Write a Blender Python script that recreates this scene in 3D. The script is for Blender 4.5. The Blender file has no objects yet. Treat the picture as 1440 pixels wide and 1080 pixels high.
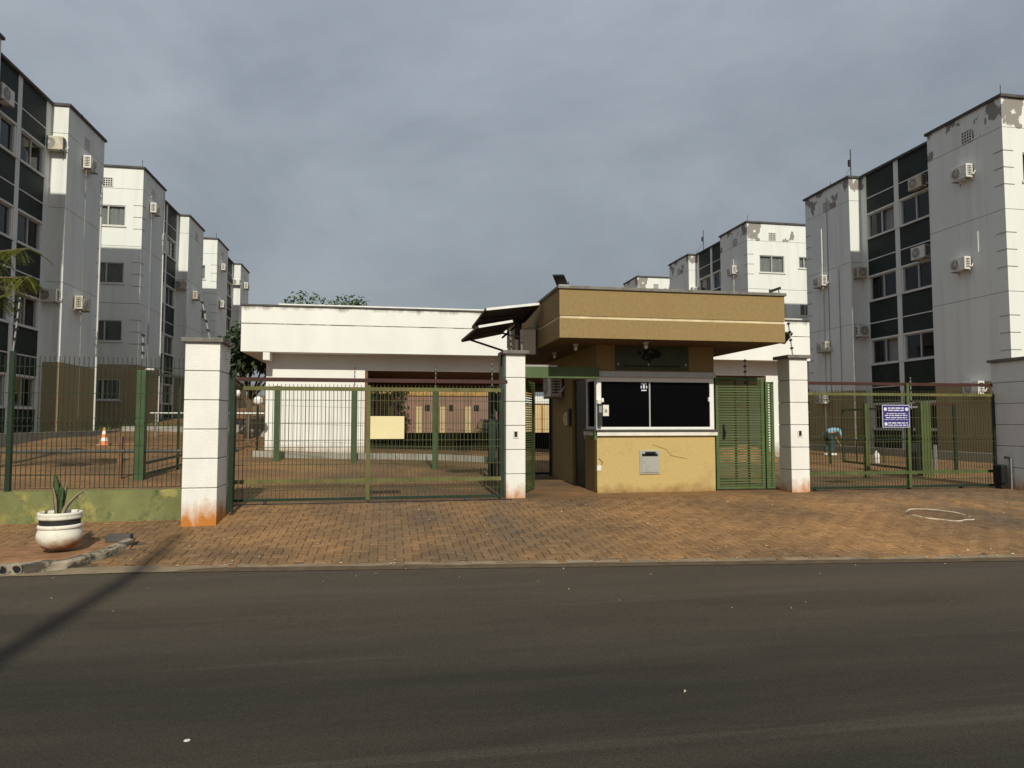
import bpy, bmesh, math, random
from mathutils import Vector, Matrix, noise
random.seed(11)
R = math.radians
scene = bpy.context.scene
C = scene.collection

# ------------------------------------------------------------------ camera, sky, sun, exposure
cam = bpy.data.cameras.new('camera'); camo = bpy.data.objects.new('camera', cam); C.objects.link(camo)
cam.sensor_width = 36.0; cam.lens = 24.25; cam.clip_start = 0.05; cam.clip_end = 3000
camo.location = (0, 0, 1.55); camo.rotation_euler = (R(93.25), 0, R(-10.2))
scene.camera = camo

SUN_EL = 37.0
world = bpy.data.worlds.new('World'); scene.world = world; world.use_nodes = True
wn = world.node_tree.nodes; wl = world.node_tree.links; wn.clear()
wo = wn.new('ShaderNodeOutputWorld'); wb = wn.new('ShaderNodeBackground')
sky = wn.new('ShaderNodeTexSky'); sky.sky_type = 'NISHITA'; sky.sun_disc = False
sky.sun_elevation = R(SUN_EL); sky.sun_rotation = R(180); sky.air_density = 1.5; sky.dust_density = 2.5
tc = wn.new('ShaderNodeTexCoord')
mp = wn.new('ShaderNodeMapping'); mp.inputs['Scale'].default_value = (1.0, 1.0, 1.9)
mp.inputs['Rotation'].default_value = (R(9), R(14), R(20))
wl.new(tc.outputs['Generated'], mp.inputs['Vector'])
n1 = wn.new('ShaderNodeTexNoise'); n1.inputs['Scale'].default_value = 2.1; n1.inputs['Detail'].default_value = 7; n1.inputs['Roughness'].default_value = 0.58; n1.inputs['Distortion'].default_value = 0.25
wl.new(mp.outputs['Vector'], n1.inputs['Vector'])
cr = wn.new('ShaderNodeValToRGB'); cr.color_ramp.elements[0].position = 0.33; cr.color_ramp.elements[1].position = 0.70
cr.color_ramp.elements[0].color = (2.62, 2.95, 3.34, 1); cr.color_ramp.elements[1].color = (4.05, 4.48, 4.95, 1)
wl.new(n1.outputs['Fac'], cr.inputs['Fac'])
sep = wn.new('ShaderNodeSeparateXYZ'); wl.new(tc.outputs['Generated'], sep.inputs[0])
mr = wn.new('ShaderNodeMapRange'); mr.inputs['From Min'].default_value = 0.0; mr.inputs['From Max'].default_value = 0.55; mr.inputs['To Min'].default_value = 0.66; mr.inputs['To Max'].default_value = 1.18
wl.new(sep.outputs['Z'], mr.inputs['Value'])
mul = wn.new('ShaderNodeVectorMath'); mul.operation = 'SCALE'; wl.new(cr.outputs['Color'], mul.inputs[0]); wl.new(mr.outputs['Result'], mul.inputs['Scale'])
mx = wn.new('ShaderNodeMix'); mx.data_type = 'RGBA'; mx.inputs['Factor'].default_value = 0.9
wl.new(sky.outputs['Color'], mx.inputs['A']); wl.new(mul.outputs['Vector'], mx.inputs['B'])
wl.new(mx.outputs['Result'], wb.inputs['Color']); wb.inputs['Strength'].default_value = 0.1
wl.new(wb.outputs['Background'], wo.inputs['Surface'])

sl = bpy.data.lights.new('sun', 'SUN'); sl.energy = 4.2; sl.angle = R(0.9); sl.color = (1.0, 0.945, 0.79)
so = bpy.data.objects.new('sun', sl); C.objects.link(so); so.rotation_euler = (R(90 - SUN_EL), 0, R(0.6)); so.location = (0, -20, 30)

scene.view_settings.view_transform = 'Standard'; scene.view_settings.look = 'None'
scene.view_settings.exposure = 0.0; scene.view_settings.gamma = 1.0; scene.view_settings.use_curve_mapping = False

# ------------------------------------------------------------------ materials
def srgb(r, g, b):
    f = lambda c: (c/255/12.92 if c/255 <= 0.04045 else ((c/255+0.055)/1.055)**2.4)
    return (f(r), f(g), f(b))
MATS = {}
def mat(name, col, rough=0.8, var=0.12, scale=3.0, bump=0.0, bscale=60.0, metallic=0.0, coord='Object', spec=0.3,
        dirt=None, dirt_scale=1.2, dirt_lo=0.5, dirt_hi=0.7, dirt_amt=0.7, stretch=None):
    if name in MATS: return MATS[name]
    m = bpy.data.materials.new(name); m.use_nodes = True
    n = m.node_tree.nodes; l = m.node_tree.links
    b = n['Principled BSDF']; b.inputs['Roughness'].default_value = rough; b.inputs['Metallic'].default_value = metallic
    b.inputs['Specular IOR Level'].default_value = spec
    t = n.new('ShaderNodeTexCoord'); vec = t.outputs[coord]
    if stretch:
        mpn = n.new('ShaderNodeMapping'); mpn.inputs['Scale'].default_value = stretch; l.new(vec, mpn.inputs['Vector']); vec = mpn.outputs['Vector']
    no = n.new('ShaderNodeTexNoise'); no.inputs['Scale'].default_value = scale; no.inputs['Detail'].default_value = 6; no.inputs['Roughness'].default_value = 0.6
    l.new(vec, no.inputs['Vector'])
    r = n.new('ShaderNodeValToRGB')
    r.color_ramp.elements[0].position = 0.3; r.color_ramp.elements[1].position = 0.7
    r.color_ramp.elements[0].color = (*[c*(1-var) for c in col], 1); r.color_ramp.elements[1].color = (*[min(1, c*(1+var)) for c in col], 1)
    l.new(no.outputs['Fac'], r.inputs['Fac'])
    out = r.outputs['Color']
    if dirt:
        d = n.new('ShaderNodeTexNoise'); d.inputs['Scale'].default_value = dirt_scale; d.inputs['Detail'].default_value = 8; d.inputs['Roughness'].default_value = 0.65
        l.new(vec, d.inputs['Vector'])
        dm = n.new('ShaderNodeMapRange'); dm.inputs['From Min'].default_value = dirt_lo; dm.inputs['From Max'].default_value = dirt_hi; dm.inputs['To Max'].default_value = dirt_amt
        l.new(d.outputs['Fac'], dm.inputs['Value'])
        mi = n.new('ShaderNodeMix'); mi.data_type = 'RGBA'; l.new(dm.outputs['Result'], mi.inputs['Factor']); l.new(out, mi.inputs['A']); mi.inputs['B'].default_value = (*dirt, 1)
        out = mi.outputs['Result']
    l.new(out, b.inputs['Base Color'])
    if bump:
        bn = n.new('ShaderNodeTexNoise'); bn.inputs['Scale'].default_value = bscale; bn.inputs['Detail'].default_value = 4
        l.new(t.outputs[coord], bn.inputs['Vector'])
        bu = n.new('ShaderNodeBump'); bu.inputs['Strength'].default_value = bump; bu.inputs['Distance'].default_value = 0.01
        l.new(bn.outputs['Fac'], bu.inputs['Height']); l.new(bu.outputs['Normal'], b.inputs['Normal'])
    MATS[name] = m
    return m
def nodes_of(m): return m.node_tree.nodes, m.node_tree.links, m.node_tree.nodes['Principled BSDF']
def overlay(m, color, fac_builder):
    """mix a colour over a material's base colour with a factor socket made by fac_builder(nodes, links)"""
    n, l, b = nodes_of(m)
    src = b.inputs['Base Color'].links[0].from_socket
    mi = n.new('ShaderNodeMix'); mi.data_type = 'RGBA'
    l.new(fac_builder(n, l), mi.inputs['Factor']); l.new(src, mi.inputs['A']); mi.inputs['B'].default_value = (*color, 1)
    l.new(mi.outputs['Result'], b.inputs['Base Color'])
def zmask(n, l, z0, z1, lo, hi, nscale=1.5, coord='Object', stretch=(1, 1, 1), detail=6, shift=(0, 0, 0)):
    """noise threshold blended with height between z0 and z1"""
    t = n.new('ShaderNodeTexCoord'); s = n.new('ShaderNodeSeparateXYZ'); l.new(t.outputs[coord], s.inputs[0])
    a = n.new('ShaderNodeMapRange'); a.inputs['From Min'].default_value = z0; a.inputs['From Max'].default_value = z1; l.new(s.outputs['Z'], a.inputs['Value'])
    mpn = n.new('ShaderNodeMapping'); mpn.inputs['Scale'].default_value = stretch; mpn.inputs['Location'].default_value = shift; l.new(t.outputs[coord], mpn.inputs['Vector'])
    no = n.new('ShaderNodeTexNoise'); no.inputs['Scale'].default_value = nscale; no.inputs['Detail'].default_value = detail; no.inputs['Roughness'].default_value = 0.6
    l.new(mpn.outputs['Vector'], no.inputs['Vector'])
    ad = n.new('ShaderNodeMath'); ad.operation = 'ADD'; l.new(a.outputs['Result'], ad.inputs[0]); l.new(no.outputs['Fac'], ad.inputs[1])
    o = n.new('ShaderNodeMapRange'); o.inputs['From Min'].default_value = lo; o.inputs['From Max'].default_value = hi; l.new(ad.outputs[0], o.inputs['Value'])
    return o.outputs['Result']

def block_white(name, peel):
    m = mat(name, (0.655, 0.675, 0.655), 0.85, 0.05, 0.8, bump=0.15, bscale=35, dirt=(0.42, 0.42, 0.39), dirt_scale=1.5, dirt_lo=0.50, dirt_hi=0.80, dirt_amt=0.55, stretch=(1.6, 1.6, 0.13))
    overlay(m, (0.24, 0.225, 0.21), lambda n, l: zmask(n, l, 10.05, 10.75, *peel, nscale=0.95, stretch=(1.0, 1.0, 0.8), detail=9, shift=(4.3, 7.7, 2.2)))
    overlay(m, (0.16, 0.15, 0.13), lambda n, l: zmask(n, l, 11.35, 11.75, 1.42, 1.70, nscale=2.2, stretch=(1, 1, 0.3)))
    return m
block_white('plaster_worn_white', (1.55, 1.558)); block_white('plaster_white', (1.66, 1.68))
mat('olive_paint', (0.30, 0.235, 0.13), 0.85, 0.08, 0.7, bump=0.12, bscale=40, dirt=(0.30, 0.18, 0.09), dirt_scale=0.7, dirt_lo=0.55, dirt_hi=0.85, dirt_amt=0.5)
def tile_mat():
    m = mat('green_tile', (0.021, 0.031, 0.025), 0.6, 0.25, 1.4, spec=0.2)
    n, l, b = nodes_of(m)
    t = n.new('ShaderNodeTexCoord'); sp = n.new('ShaderNodeSeparateXYZ'); l.new(t.outputs['Object'], sp.inputs[0])
    cb = n.new('ShaderNodeCombineXYZ'); l.new(sp.outputs['Y'], cb.inputs['X']); l.new(sp.outputs['Z'], cb.inputs['Y'])
    br = n.new('ShaderNodeTexBrick'); br.offset = 0.0; br.inputs['Scale'].default_value = 1.0
    br.inputs['Brick Width'].default_value = 0.10; br.inputs['Row Height'].default_value = 0.10; br.inputs['Mortar Size'].default_value = 0.006
    br.inputs['Color1'].default_value = (1, 1, 1, 1); br.inputs['Color2'].default_value = (0.82, 0.82, 0.82, 1); br.inputs['Mortar'].default_value = (0.45, 0.45, 0.45, 1)
    l.new(cb.outputs[0], br.inputs['Vector'])
    src = b.inputs['Base Color'].links[0].from_socket
    mu = n.new('ShaderNodeMix'); mu.data_type = 'RGBA'; mu.blend_type = 'MULTIPLY'; mu.inputs['Factor'].default_value = 1
    l.new(src, mu.inputs['A']); l.new(br.outputs['Color'], mu.inputs['B']); l.new(mu.outputs['Result'], b.inputs['Base Color'])
tile_mat()
mat('trim_white', (0.62, 0.62, 0.59), 0.7, 0.08, 4, dirt=(0.3, 0.29, 0.26), dirt_scale=2.5, dirt_lo=0.5, dirt_hi=0.8, dirt_amt=0.5)
mat('coping_dark', (0.075, 0.072, 0.068), 0.9, 0.3, 4, bump=0.2)
mat('joint_grey', (0.25, 0.25, 0.24), 0.9, 0.15, 5)
mat('window_frame', (0.42, 0.42, 0.41), 0.45, 0.1, 6, metallic=0.3)
mat('window_frame_white', (0.70, 0.70, 0.68), 0.5, 0.05, 6)
mat('void_shade', (0.012, 0.012, 0.013), 0.9, 0.2)  # near-black stands in for the darkness behind panes and inside openings
for nm, c in (('curtain_grey', (0.30, 0.30, 0.30)), ('curtain_pale', (0.46, 0.46, 0.44)), ('curtain_blue', (0.17, 0.27, 0.32)), ('curtain_pink', (0.40, 0.13, 0.14))):
    mat(nm, c, 0.95, 0.2, 14, stretch=(6, 6, 0.3))
def glass_mat():
    m = bpy.data.materials.new('window_glass'); m.use_nodes = True; n = m.node_tree.nodes; l = m.node_tree.links; n.clear()
    o = n.new('ShaderNodeOutputMaterial'); t = n.new('ShaderNodeBsdfTransparent'); t.inputs['Color'].default_value = (0.88, 0.90, 0.90, 1)
    g = n.new('ShaderNodeBsdfGlossy'); g.inputs['Roughness'].default_value = 0.04
    f = n.new('ShaderNodeFresnel'); f.inputs['IOR'].default_value = 1.5
    mi = n.new('ShaderNodeMixShader'); l.new(f.outputs[0], mi.inputs[0]); l.new(t.outputs[0], mi.inputs[1]); l.new(g.outputs[0], mi.inputs[2]); l.new(mi.outputs[0], o.inputs['Surface'])
    MATS['window_glass'] = m
glass_mat()
mat('tinted_glass', (0.002, 0.0022, 0.0025), 0.05, 0.1, 2, spec=0.06)
mat('booth_tan', (0.265, 0.187, 0.080), 0.9, 0.13, 38, bump=0.8, bscale=120, dirt=(0.20, 0.13, 0.06), dirt_scale=1.3, dirt_lo=0.55, dirt_hi=0.85, dirt_amt=0.45, stretch=(1, 1, 0.5))
mat('booth_yellow', (0.47, 0.350, 0.145), 0.9, 0.11, 30, bump=0.7, bscale=110, dirt=(0.26, 0.17, 0.07), dirt_scale=1.7, dirt_lo=0.52, dirt_hi=0.8, dirt_amt=0.5)
overlay(MATS['booth_yellow'], (0.20, 0.10, 0.04), lambda n, l: zmask(n, l, 0.35, -0.05, 1.0, 1.6, nscale=4))
mat('groove_cream', (0.62, 0.52, 0.34), 0.9, 0.15, 5, dirt=(0.35, 0.25, 0.13), dirt_scale=4, dirt_lo=0.5, dirt_hi=0.75)
mat('booth_soffit_shade', (0.12, 0.08, 0.04), 0.9, 0.15, 1.5)  # brown lowered so the colour deepens the shade under the booth roof
mat('granite', (0.075, 0.07, 0.062), 0.5, 0.4, 50)
mat('counter_white', (0.66, 0.64, 0.58), 0.6, 0.1, 6, dirt=(0.4, 0.34, 0.25), dirt_scale=5, dirt_lo=0.55, dirt_hi=0.8)
mat('pillar_white', (0.70, 0.69, 0.66), 0.9, 0.06, 3, bump=0.5, bscale=60, dirt=(0.42, 0.40, 0.36), dirt_scale=2.2, dirt_lo=0.54, dirt_hi=0.85, dirt_amt=0.5, stretch=(1, 1, 0.5))
overlay(MATS['pillar_white'], (0.44, 0.165, 0.03), lambda n, l: zmask(n, l, 0.46, -0.08, 0.90, 1.42, nscale=7, stretch=(1, 1, 0.5)))
mat('cap_stone', (0.16, 0.15, 0.135), 0.9, 0.3, 8, bump=0.4)
mat('green_paint', (0.066, 0.092, 0.030), 0.55, 0.25, 5, dirt=(0.10, 0.085, 0.03), dirt_scale=3, dirt_lo=0.52, dirt_hi=0.8)
mat('green_bright', (0.068, 0.108, 0.040), 0.55, 0.2, 4, dirt=(0.10, 0.11, 0.035), dirt_scale=3, dirt_lo=0.5, dirt_hi=0.8)
mat('green_dark', (0.014, 0.030, 0.017), 0.45, 0.2, 5)
mat('green_dull', (0.042, 0.075, 0.030), 0.6, 0.2, 4)
mat('green_wire', (0.052, 0.056, 0.021), 0.5, 0.2, 5)
mat('olive_rail', (0.10, 0.10, 0.032), 0.6, 0.28, 4, dirt=(0.20, 0.13, 0.05), dirt_scale=3, dirt_lo=0.5, dirt_hi=0.75)
mat('red_oxide', (0.050, 0.018, 0.013), 0.6, 0.25, 4)
mat('black_metal', (0.014, 0.014, 0.014), 0.45, 0.2, 5)
mat('steel', (0.36, 0.36, 0.35), 0.4, 0.15, 8, metallic=0.6)
mat('plastic_white', (0.62, 0.61, 0.57), 0.5, 0.06, 3, dirt=(0.36, 0.33, 0.27), dirt_scale=4, dirt_lo=0.52, dirt_hi=0.8, dirt_amt=0.6)
mat('plastic_aged', (0.50, 0.46, 0.37), 0.6, 0.1, 3, dirt=(0.25, 0.2, 0.14), dirt_scale=5, dirt_lo=0.48, dirt_hi=0.75)
mat('plastic_dark', (0.03, 0.03, 0.03), 0.5, 0.2)
mat('ac_fan', (0.10, 0.10, 0.10), 0.6, 0.2)
mat('rust_brown', (0.15, 0.08, 0.045), 0.8, 0.3, 6)
mat('moss_wall', (0.155, 0.165, 0.068), 0.95, 0.22, 2.2, bump=0.5, bscale=30, dirt=(0.035, 0.06, 0.018), dirt_scale=3.2, dirt_lo=0.50, dirt_hi=0.64, dirt_amt=0.85)
overlay(MATS['moss_wall'], (0.36, 0.31, 0.11), lambda n, l: zmask(n, l, 0.0, 10.0, 0.54, 0.72, nscale=3.1))
mat('sign_cream', (0.66, 0.58, 0.34), 0.7, 0.06, 3)
mat('sign_blue', (0.035, 0.03, 0.16), 0.5, 0.1, 3)
mat('sign_print', (0.62, 0.62, 0.72), 0.6, 0.1, 30)
mat('kerb_stone', (0.27, 0.23, 0.17), 0.95, 0.3, 9, bump=1.0, bscale=22, dirt=(0.04, 0.034, 0.026), dirt_scale=6, dirt_lo=0.47, dirt_hi=0.56, dirt_amt=0.9)
mat('gutter', (0.20, 0.155, 0.10), 0.95, 0.25, 3, bump=0.5, bscale=50, dirt=(0.09, 0.075, 0.06), dirt_scale=2, dirt_lo=0.5, dirt_hi=0.7)
mat('soil', (0.24, 0.125, 0.06), 1.0, 0.3, 5, bump=0.9, bscale=30, dirt=(0.12, 0.065, 0.035), dirt_scale=3)
mat('pot_white', (0.66, 0.63, 0.55), 0.7, 0.08, 4, dirt=(0.30, 0.18, 0.08), dirt_scale=6, dirt_lo=0.56, dirt_hi=0.72, dirt_amt=0.7)
overlay(MATS['pot_white'], (0.30, 0.13, 0.04), lambda n, l: zmask(n, l, 0.20, -0.02, 0.85, 1.45, nscale=7))
mat('pot_band', (0.022, 0.022, 0.024), 0.6, 0.2)
mat('snake_leaf', (0.045, 0.075, 0.028), 0.5, 0.5, 18, stretch=(0.4, 0.4, 2.5))
mat('dry_leaf', (0.24, 0.19, 0.12), 0.9, 0.3, 12)
mat('bark', (0.11, 0.08, 0.055), 0.95, 0.3, 9, bump=0.6)
def leaf_mat(name, c, trans=0.25):
    m = mat(name, c, 0.55, 0.45, 1.5, spec=0.35)
    n, l, b = nodes_of(m)
    o = [x for x in n if x.type == 'OUTPUT_MATERIAL'][0]
    tr = n.new('ShaderNodeBsdfTranslucent'); tr.inputs['Color'].default_value = (c[0]*1.6, c[1]*1.5, c[2]*0.8, 1)
    mi = n.new('ShaderNodeMixShader'); mi.inputs[0].default_value = trans
    l.new(b.outputs[0], mi.inputs[1]); l.new(tr.outputs[0], mi.inputs[2]); l.new(mi.outputs[0], o.inputs['Surface'])
leaf_mat('leaf_mid', (0.060, 0.105, 0.028)); leaf_mat('leaf_dark', (0.028, 0.050, 0.018)); leaf_mat('leaf_yellow', (0.125, 0.14, 0.025))
mat('pink_plaster', (0.24, 0.145, 0.115), 0.9, 0.12, 1.2, bump=0.2)
mat('cream_plaster', (0.52, 0.40, 0.22), 0.9, 0.1, 1.2)
mat('ochre', (0.36, 0.21, 0.07), 0.9, 0.3, 3)
mat('black_wall', (0.014, 0.015, 0.015), 0.9, 0.3, 2)
mat('building_white', (0.70, 0.705, 0.68), 0.85, 0.06, 1.0, bump=0.15, bscale=30, dirt=(0.45, 0.43, 0.38), dirt_scale=0.8, dirt_lo=0.55, dirt_hi=0.85, dirt_amt=0.5, stretch=(1, 1, 0.4))
overlay(MATS['building_white'], (0.13, 0.12, 0.10), lambda n, l: zmask(n, l, 4.15, 4.60, 1.28, 1.70, nscale=2.0, stretch=(1.4, 1.4, 0.16)))
overlay(MATS['building_white'], (0.30, 0.22, 0.14), lambda n, l: zmask(n, l, 0.75, 0.05, 1.0, 1.7, nscale=3))
mat('groove_dirty', (0.32, 0.30, 0.26), 0.95, 0.3, 3, dirt=(0.05, 0.045, 0.04), dirt_scale=2.2, dirt_lo=0.42, dirt_hi=0.56, dirt_amt=0.9)
mat('brown_paint', (0.14, 0.075, 0.04), 0.85, 0.12, 1.5)
mat('roof_sheet', (0.62, 0.62, 0.60), 0.5, 0.1, 4, metallic=0.2)
mat('concrete', (0.30, 0.285, 0.255), 0.95, 0.18, 3, bump=0.3, dirt=(0.15, 0.13, 0.11), dirt_scale=1.5)
mat('solar_back', (0.055, 0.040, 0.032), 0.6, 0.3, 3)
mat('cone_orange', (0.55, 0.20, 0.10), 0.6, 0.1); mat('cone_white', (0.7, 0.68, 0.62), 0.6, 0.1)
mat('shirt', (0.22, 0.36, 0.45), 0.9, 0.15, 9); mat('trousers', (0.03, 0.065, 0.075), 0.9, 0.2, 8); mat('skin', (0.30, 0.17, 0.11), 0.6, 0.08); mat('hair', (0.015, 0.012, 0.01), 0.7, 0.2); mat('shoe', (0.6, 0.6, 0.58), 0.6, 0.1)
mat('globe', (0.78, 0.77, 0.74), 0.25, 0.04, spec=0.5)
mat('car_black', (0.01, 0.01, 0.012), 0.2, 0.1, spec=0.6); mat('tyre', (0.012, 0.012, 0.012), 0.9, 0.1)
mat('chalk', (0.40, 0.33, 0.25), 0.95, 0.3, 9, bump=0.5)
mat('litter', (0.46, 0.40, 0.29), 0.9, 0.35, 40)
mat('metal_plate', (0.40, 0.40, 0.37), 0.45, 0.12, 9, metallic=0.3, dirt=(0.22, 0.2, 0.16), dirt_scale=9)
mat('plaque', (0.055, 0.066, 0.045), 0.5, 0.25, 5, spec=0.2)
mat('pole_concrete', (0.34, 0.33, 0.31), 0.9, 0.1, 4)

def asphalt_mat():
    m = bpy.data.materials.new('asphalt'); m.use_nodes = True; n = m.node_tree.nodes; l = m.node_tree.links; b = n['Principled BSDF']
    b.inputs['Roughness'].default_value = 0.88; b.inputs['Specular IOR Level'].default_value = 0.25
    t = n.new('ShaderNodeTexCoord')
    def noise_n(scale, detail, st, rot=R(-6.5)):
        mpn = n.new('ShaderNodeMapping'); mpn.inputs['Scale'].default_value = st; mpn.inputs['Rotation'].default_value = (0, 0, -rot)
        l.new(t.outputs['Object'], mpn.inputs['Vector'])
        x = n.new('ShaderNodeTexNoise'); x.inputs['Scale'].default_value = scale; x.inputs['Detail'].default_value = detail; x.inputs['Roughness'].default_value = 0.65
        l.new(mpn.outputs['Vector'], x.inputs['Vector']); return x.outputs['Fac']
    def ramp(f, p0, c0, p1, c1):
        r = n.new('ShaderNodeValToRGB'); r.color_ramp.elements[0].position = p0; r.color_ramp.elements[1].position = p1
        r.color_ramp.elements[0].color = (*c0, 1); r.color_ramp.elements[1].color = (*c1, 1); l.new(f, r.inputs['Fac']); return r.outputs['Color']
    def mixc(fac, a, bb, blend='MIX'):
        mi = n.new('ShaderNodeMix'); mi.data_type = 'RGBA'; mi.blend_type = blend
        if isinstance(fac, float): mi.inputs['Factor'].default_value = fac
        else: l.new(fac, mi.inputs['Factor'])
        l.new(a, mi.inputs['A'])
        if isinstance(bb, tuple): mi.inputs['B'].default_value = (*bb, 1)
        else: l.new(bb, mi.inputs['B'])
        return mi.outputs['Result']
    big = ramp(noise_n(1.0, 5, (0.10, 0.75, 1)), 0.40, (0.025, 0.0225, 0.018), 0.60, (0.047, 0.040, 0.0305))
    # brown soil dust drifted towards the pavement edge and in streaks along the lanes
    sp = n.new('ShaderNodeSeparateXYZ'); mpn = n.new('ShaderNodeMapping'); mpn.inputs['Rotation'].default_value = (0, 0, R(6.5)); l.new(t.outputs['Object'], mpn.inputs['Vector']); l.new(mpn.outputs['Vector'], sp.inputs[0])
    edge = n.new('ShaderNodeMapRange'); edge.inputs['From Min'].default_value = 4.6; edge.inputs['From Max'].default_value = 6.3; edge.inputs['To Max'].default_value = 0.75; l.new(sp.outputs['Y'], edge.inputs['Value'])
    ed2 = n.new('ShaderNodeMath'); ed2.operation = 'MULTIPLY'; l.new(edge.outputs[0], ed2.inputs[0]); l.new(noise_n(0.9, 6, (0.35, 1, 1)), ed2.inputs[1])
    c = mixc(ed2.outputs[0], big, (0.105, 0.080, 0.055))
    st = n.new('ShaderNodeMapRange'); st.inputs['From Min'].default_value = 0.60; st.inputs['From Max'].default_value = 0.72; st.inputs['To Max'].default_value = 0.75; l.new(noise_n(1.3, 4, (0.05, 1.6, 1)), st.inputs['Value'])
    c = mixc(st.outputs[0], c, (0.078, 0.066, 0.052))
    fine = ramp(noise_n(95, 4, (1, 1, 1)), 0.35, (0.62, 0.62, 0.62), 0.70, (1.45, 1.42, 1.38))
    c = mixc(1.0, c, fine, 'MULTIPLY')
    vo = n.new('ShaderNodeTexVoronoi'); vo.inputs['Scale'].default_value = 70; l.new(t.outputs['Object'], vo.inputs['Vector'])
    agg = n.new('ShaderNodeMapRange'); agg.inputs['From Min'].default_value = 0.10; agg.inputs['From Max'].default_value = 0.18; agg.inputs['To Min'].default_value = 0.18; agg.inputs['To Max'].default_value = 0.0; l.new(vo.outputs['Distance'], agg.inputs['Value'])
    c = mixc(agg.outputs[0], c, (0.12, 0.11, 0.10))
    l.new(c, b.inputs['Base Color'])
    bu = n.new('ShaderNodeBump'); bu.inputs['Strength'].default_value = 0.7; bu.inputs['Distance'].default_value = 0.008; l.new(noise_n(120, 4, (1, 1, 1)), bu.inputs['Height']); l.new(bu.outputs['Normal'], b.inputs['Normal'])
    MATS['asphalt'] = m
asphalt_mat()

def paver_mat(name, grid):
    """reddish pavers; grid=True adds joints in the material for ground too far away to build stone by stone"""
    m = bpy.data.materials.new(name); m.use_nodes = True; n = m.node_tree.nodes; l = m.node_tree.links; b = n['Principled BSDF']
    b.inputs['Roughness'].default_value = 0.92; b.inputs['Specular IOR Level'].default_value = 0.2
    g = n.new('ShaderNodeNewGeometry')
    def nz(scale, detail, st=(1, 1, 1)):
        mpn = n.new('ShaderNodeMapping'); mpn.inputs['Scale'].default_value = st; l.new(g.outputs['Position'], mpn.inputs['Vector'])
        x = n.new('ShaderNodeTexNoise'); x.inputs['Scale'].default_value = scale; x.inputs['Detail'].default_value = detail; x.inputs['Roughness'].default_value = 0.62; l.new(mpn.outputs['Vector'], x.inputs['Vector']); return x.outputs['Fac']
    r = n.new('ShaderNodeValToRGB'); e = r.color_ramp.elements
    e[0].position = 0.30; e[0].color = (0.115, 0.078, 0.048, 1); e[1].position = 0.68; e[1].color = (0.305, 0.172, 0.076, 1)
    x = e.new(0.48); x.color = (0.205, 0.122, 0.060, 1)
    l.new(nz(0.55, 6), r.inputs['Fac'])
    fr = n.new('ShaderNodeValToRGB'); fr.color_ramp.elements[0].position = 0.3; fr.color_ramp.elements[1].position = 0.75
    fr.color_ramp.elements[0].color = (0.72, 0.72, 0.72, 1); fr.color_ramp.elements[1].color = (1.25, 1.22, 1.18, 1); l.new(nz(26, 5), fr.inputs['Fac'])
    mu = n.new('ShaderNodeMix'); mu.data_type = 'RGBA'; mu.blend_type = 'MULTIPLY'; mu.inputs['Factor'].default_value = 1; l.new(r.outputs['Color'], mu.inputs['A']); l.new(fr.outputs['Color'], mu.inputs['B'])
    out = mu.outputs['Result']
    spx = n.new('ShaderNodeSeparateXYZ'); l.new(g.outputs['Position'], spx.inputs[0])
    tot = None
    for cxx, wd in ((0.9, 2.3), (9.6, 2.6)):
        d1 = n.new('ShaderNodeMath'); d1.operation = 'SUBTRACT'; l.new(spx.outputs['X'], d1.inputs[0]); d1.inputs[1].default_value = cxx
        d2 = n.new('ShaderNodeMath'); d2.operation = 'ABSOLUTE'; l.new(d1.outputs[0], d2.inputs[0])
        d3 = n.new('ShaderNodeMapRange'); d3.inputs['From Min'].default_value = wd; d3.inputs['From Max'].default_value = wd*0.3; d3.inputs['To Max'].default_value = 0.75; l.new(d2.outputs[0], d3.inputs['Value'])
        if tot is None: tot = d3.outputs[0]
        else:
            d4 = n.new('ShaderNodeMath'); d4.operation = 'ADD'; l.new(tot, d4.inputs[0]); l.new(d3.outputs[0], d4.inputs[1]); tot = d4.outputs[0]
    nzw = n.new('ShaderNodeMapRange'); nzw.inputs['From Min'].default_value = 0.35; nzw.inputs['From Max'].default_value = 0.62; l.new(nz(1.1, 6, (1.2, 0.5, 1)), nzw.inputs['Value'])
    wm = n.new('ShaderNodeMath'); wm.operation = 'MULTIPLY'; l.new(tot, wm.inputs[0]); l.new(nzw.outputs[0], wm.inputs[1])
    wmix = n.new('ShaderNodeMix'); wmix.data_type = 'RGBA'; l.new(wm.outputs[0], wmix.inputs['Factor']); l.new(out, wmix.inputs['A']); wmix.inputs['B'].default_value = (0.098, 0.076, 0.054, 1); out = wmix.outputs['Result']
    if grid:
        br = n.new('ShaderNodeTexBrick'); br.inputs['Scale'].default_value = 1; br.inputs['Brick Width'].default_value = 0.22; br.inputs['Row Height'].default_value = 0.11; br.inputs['Mortar Size'].default_value = 0.008
        br.inputs['Color1'].default_value = (1.1, 1.08, 1.05, 1); br.inputs['Color2'].default_value = (0.85, 0.85, 0.85, 1); br.inputs['Mortar'].default_value = (0.45, 0.43, 0.4, 1); l.new(g.outputs['Position'], br.inputs['Vector'])
        m2 = n.new('ShaderNodeMix'); m2.data_type = 'RGBA'; m2.blend_type = 'MULTIPLY'; m2.inputs['Factor'].default_value = 1; l.new(out, m2.inputs['A']); l.new(br.outputs['Color'], m2.inputs['B']); out = m2.outputs['Result']
    else:
        at = n.new('ShaderNodeAttribute'); at.attribute_type = 'GEOMETRY'; at.attribute_name = 'tone'
        m2 = n.new('ShaderNodeVectorMath'); m2.operation = 'SCALE'; l.new(out, m2.inputs[0]); l.new(at.outputs['Fac'], m2.inputs['Scale']); out = m2.outputs['Vector']
    l.new(out, b.inputs['Base Color'])
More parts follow.
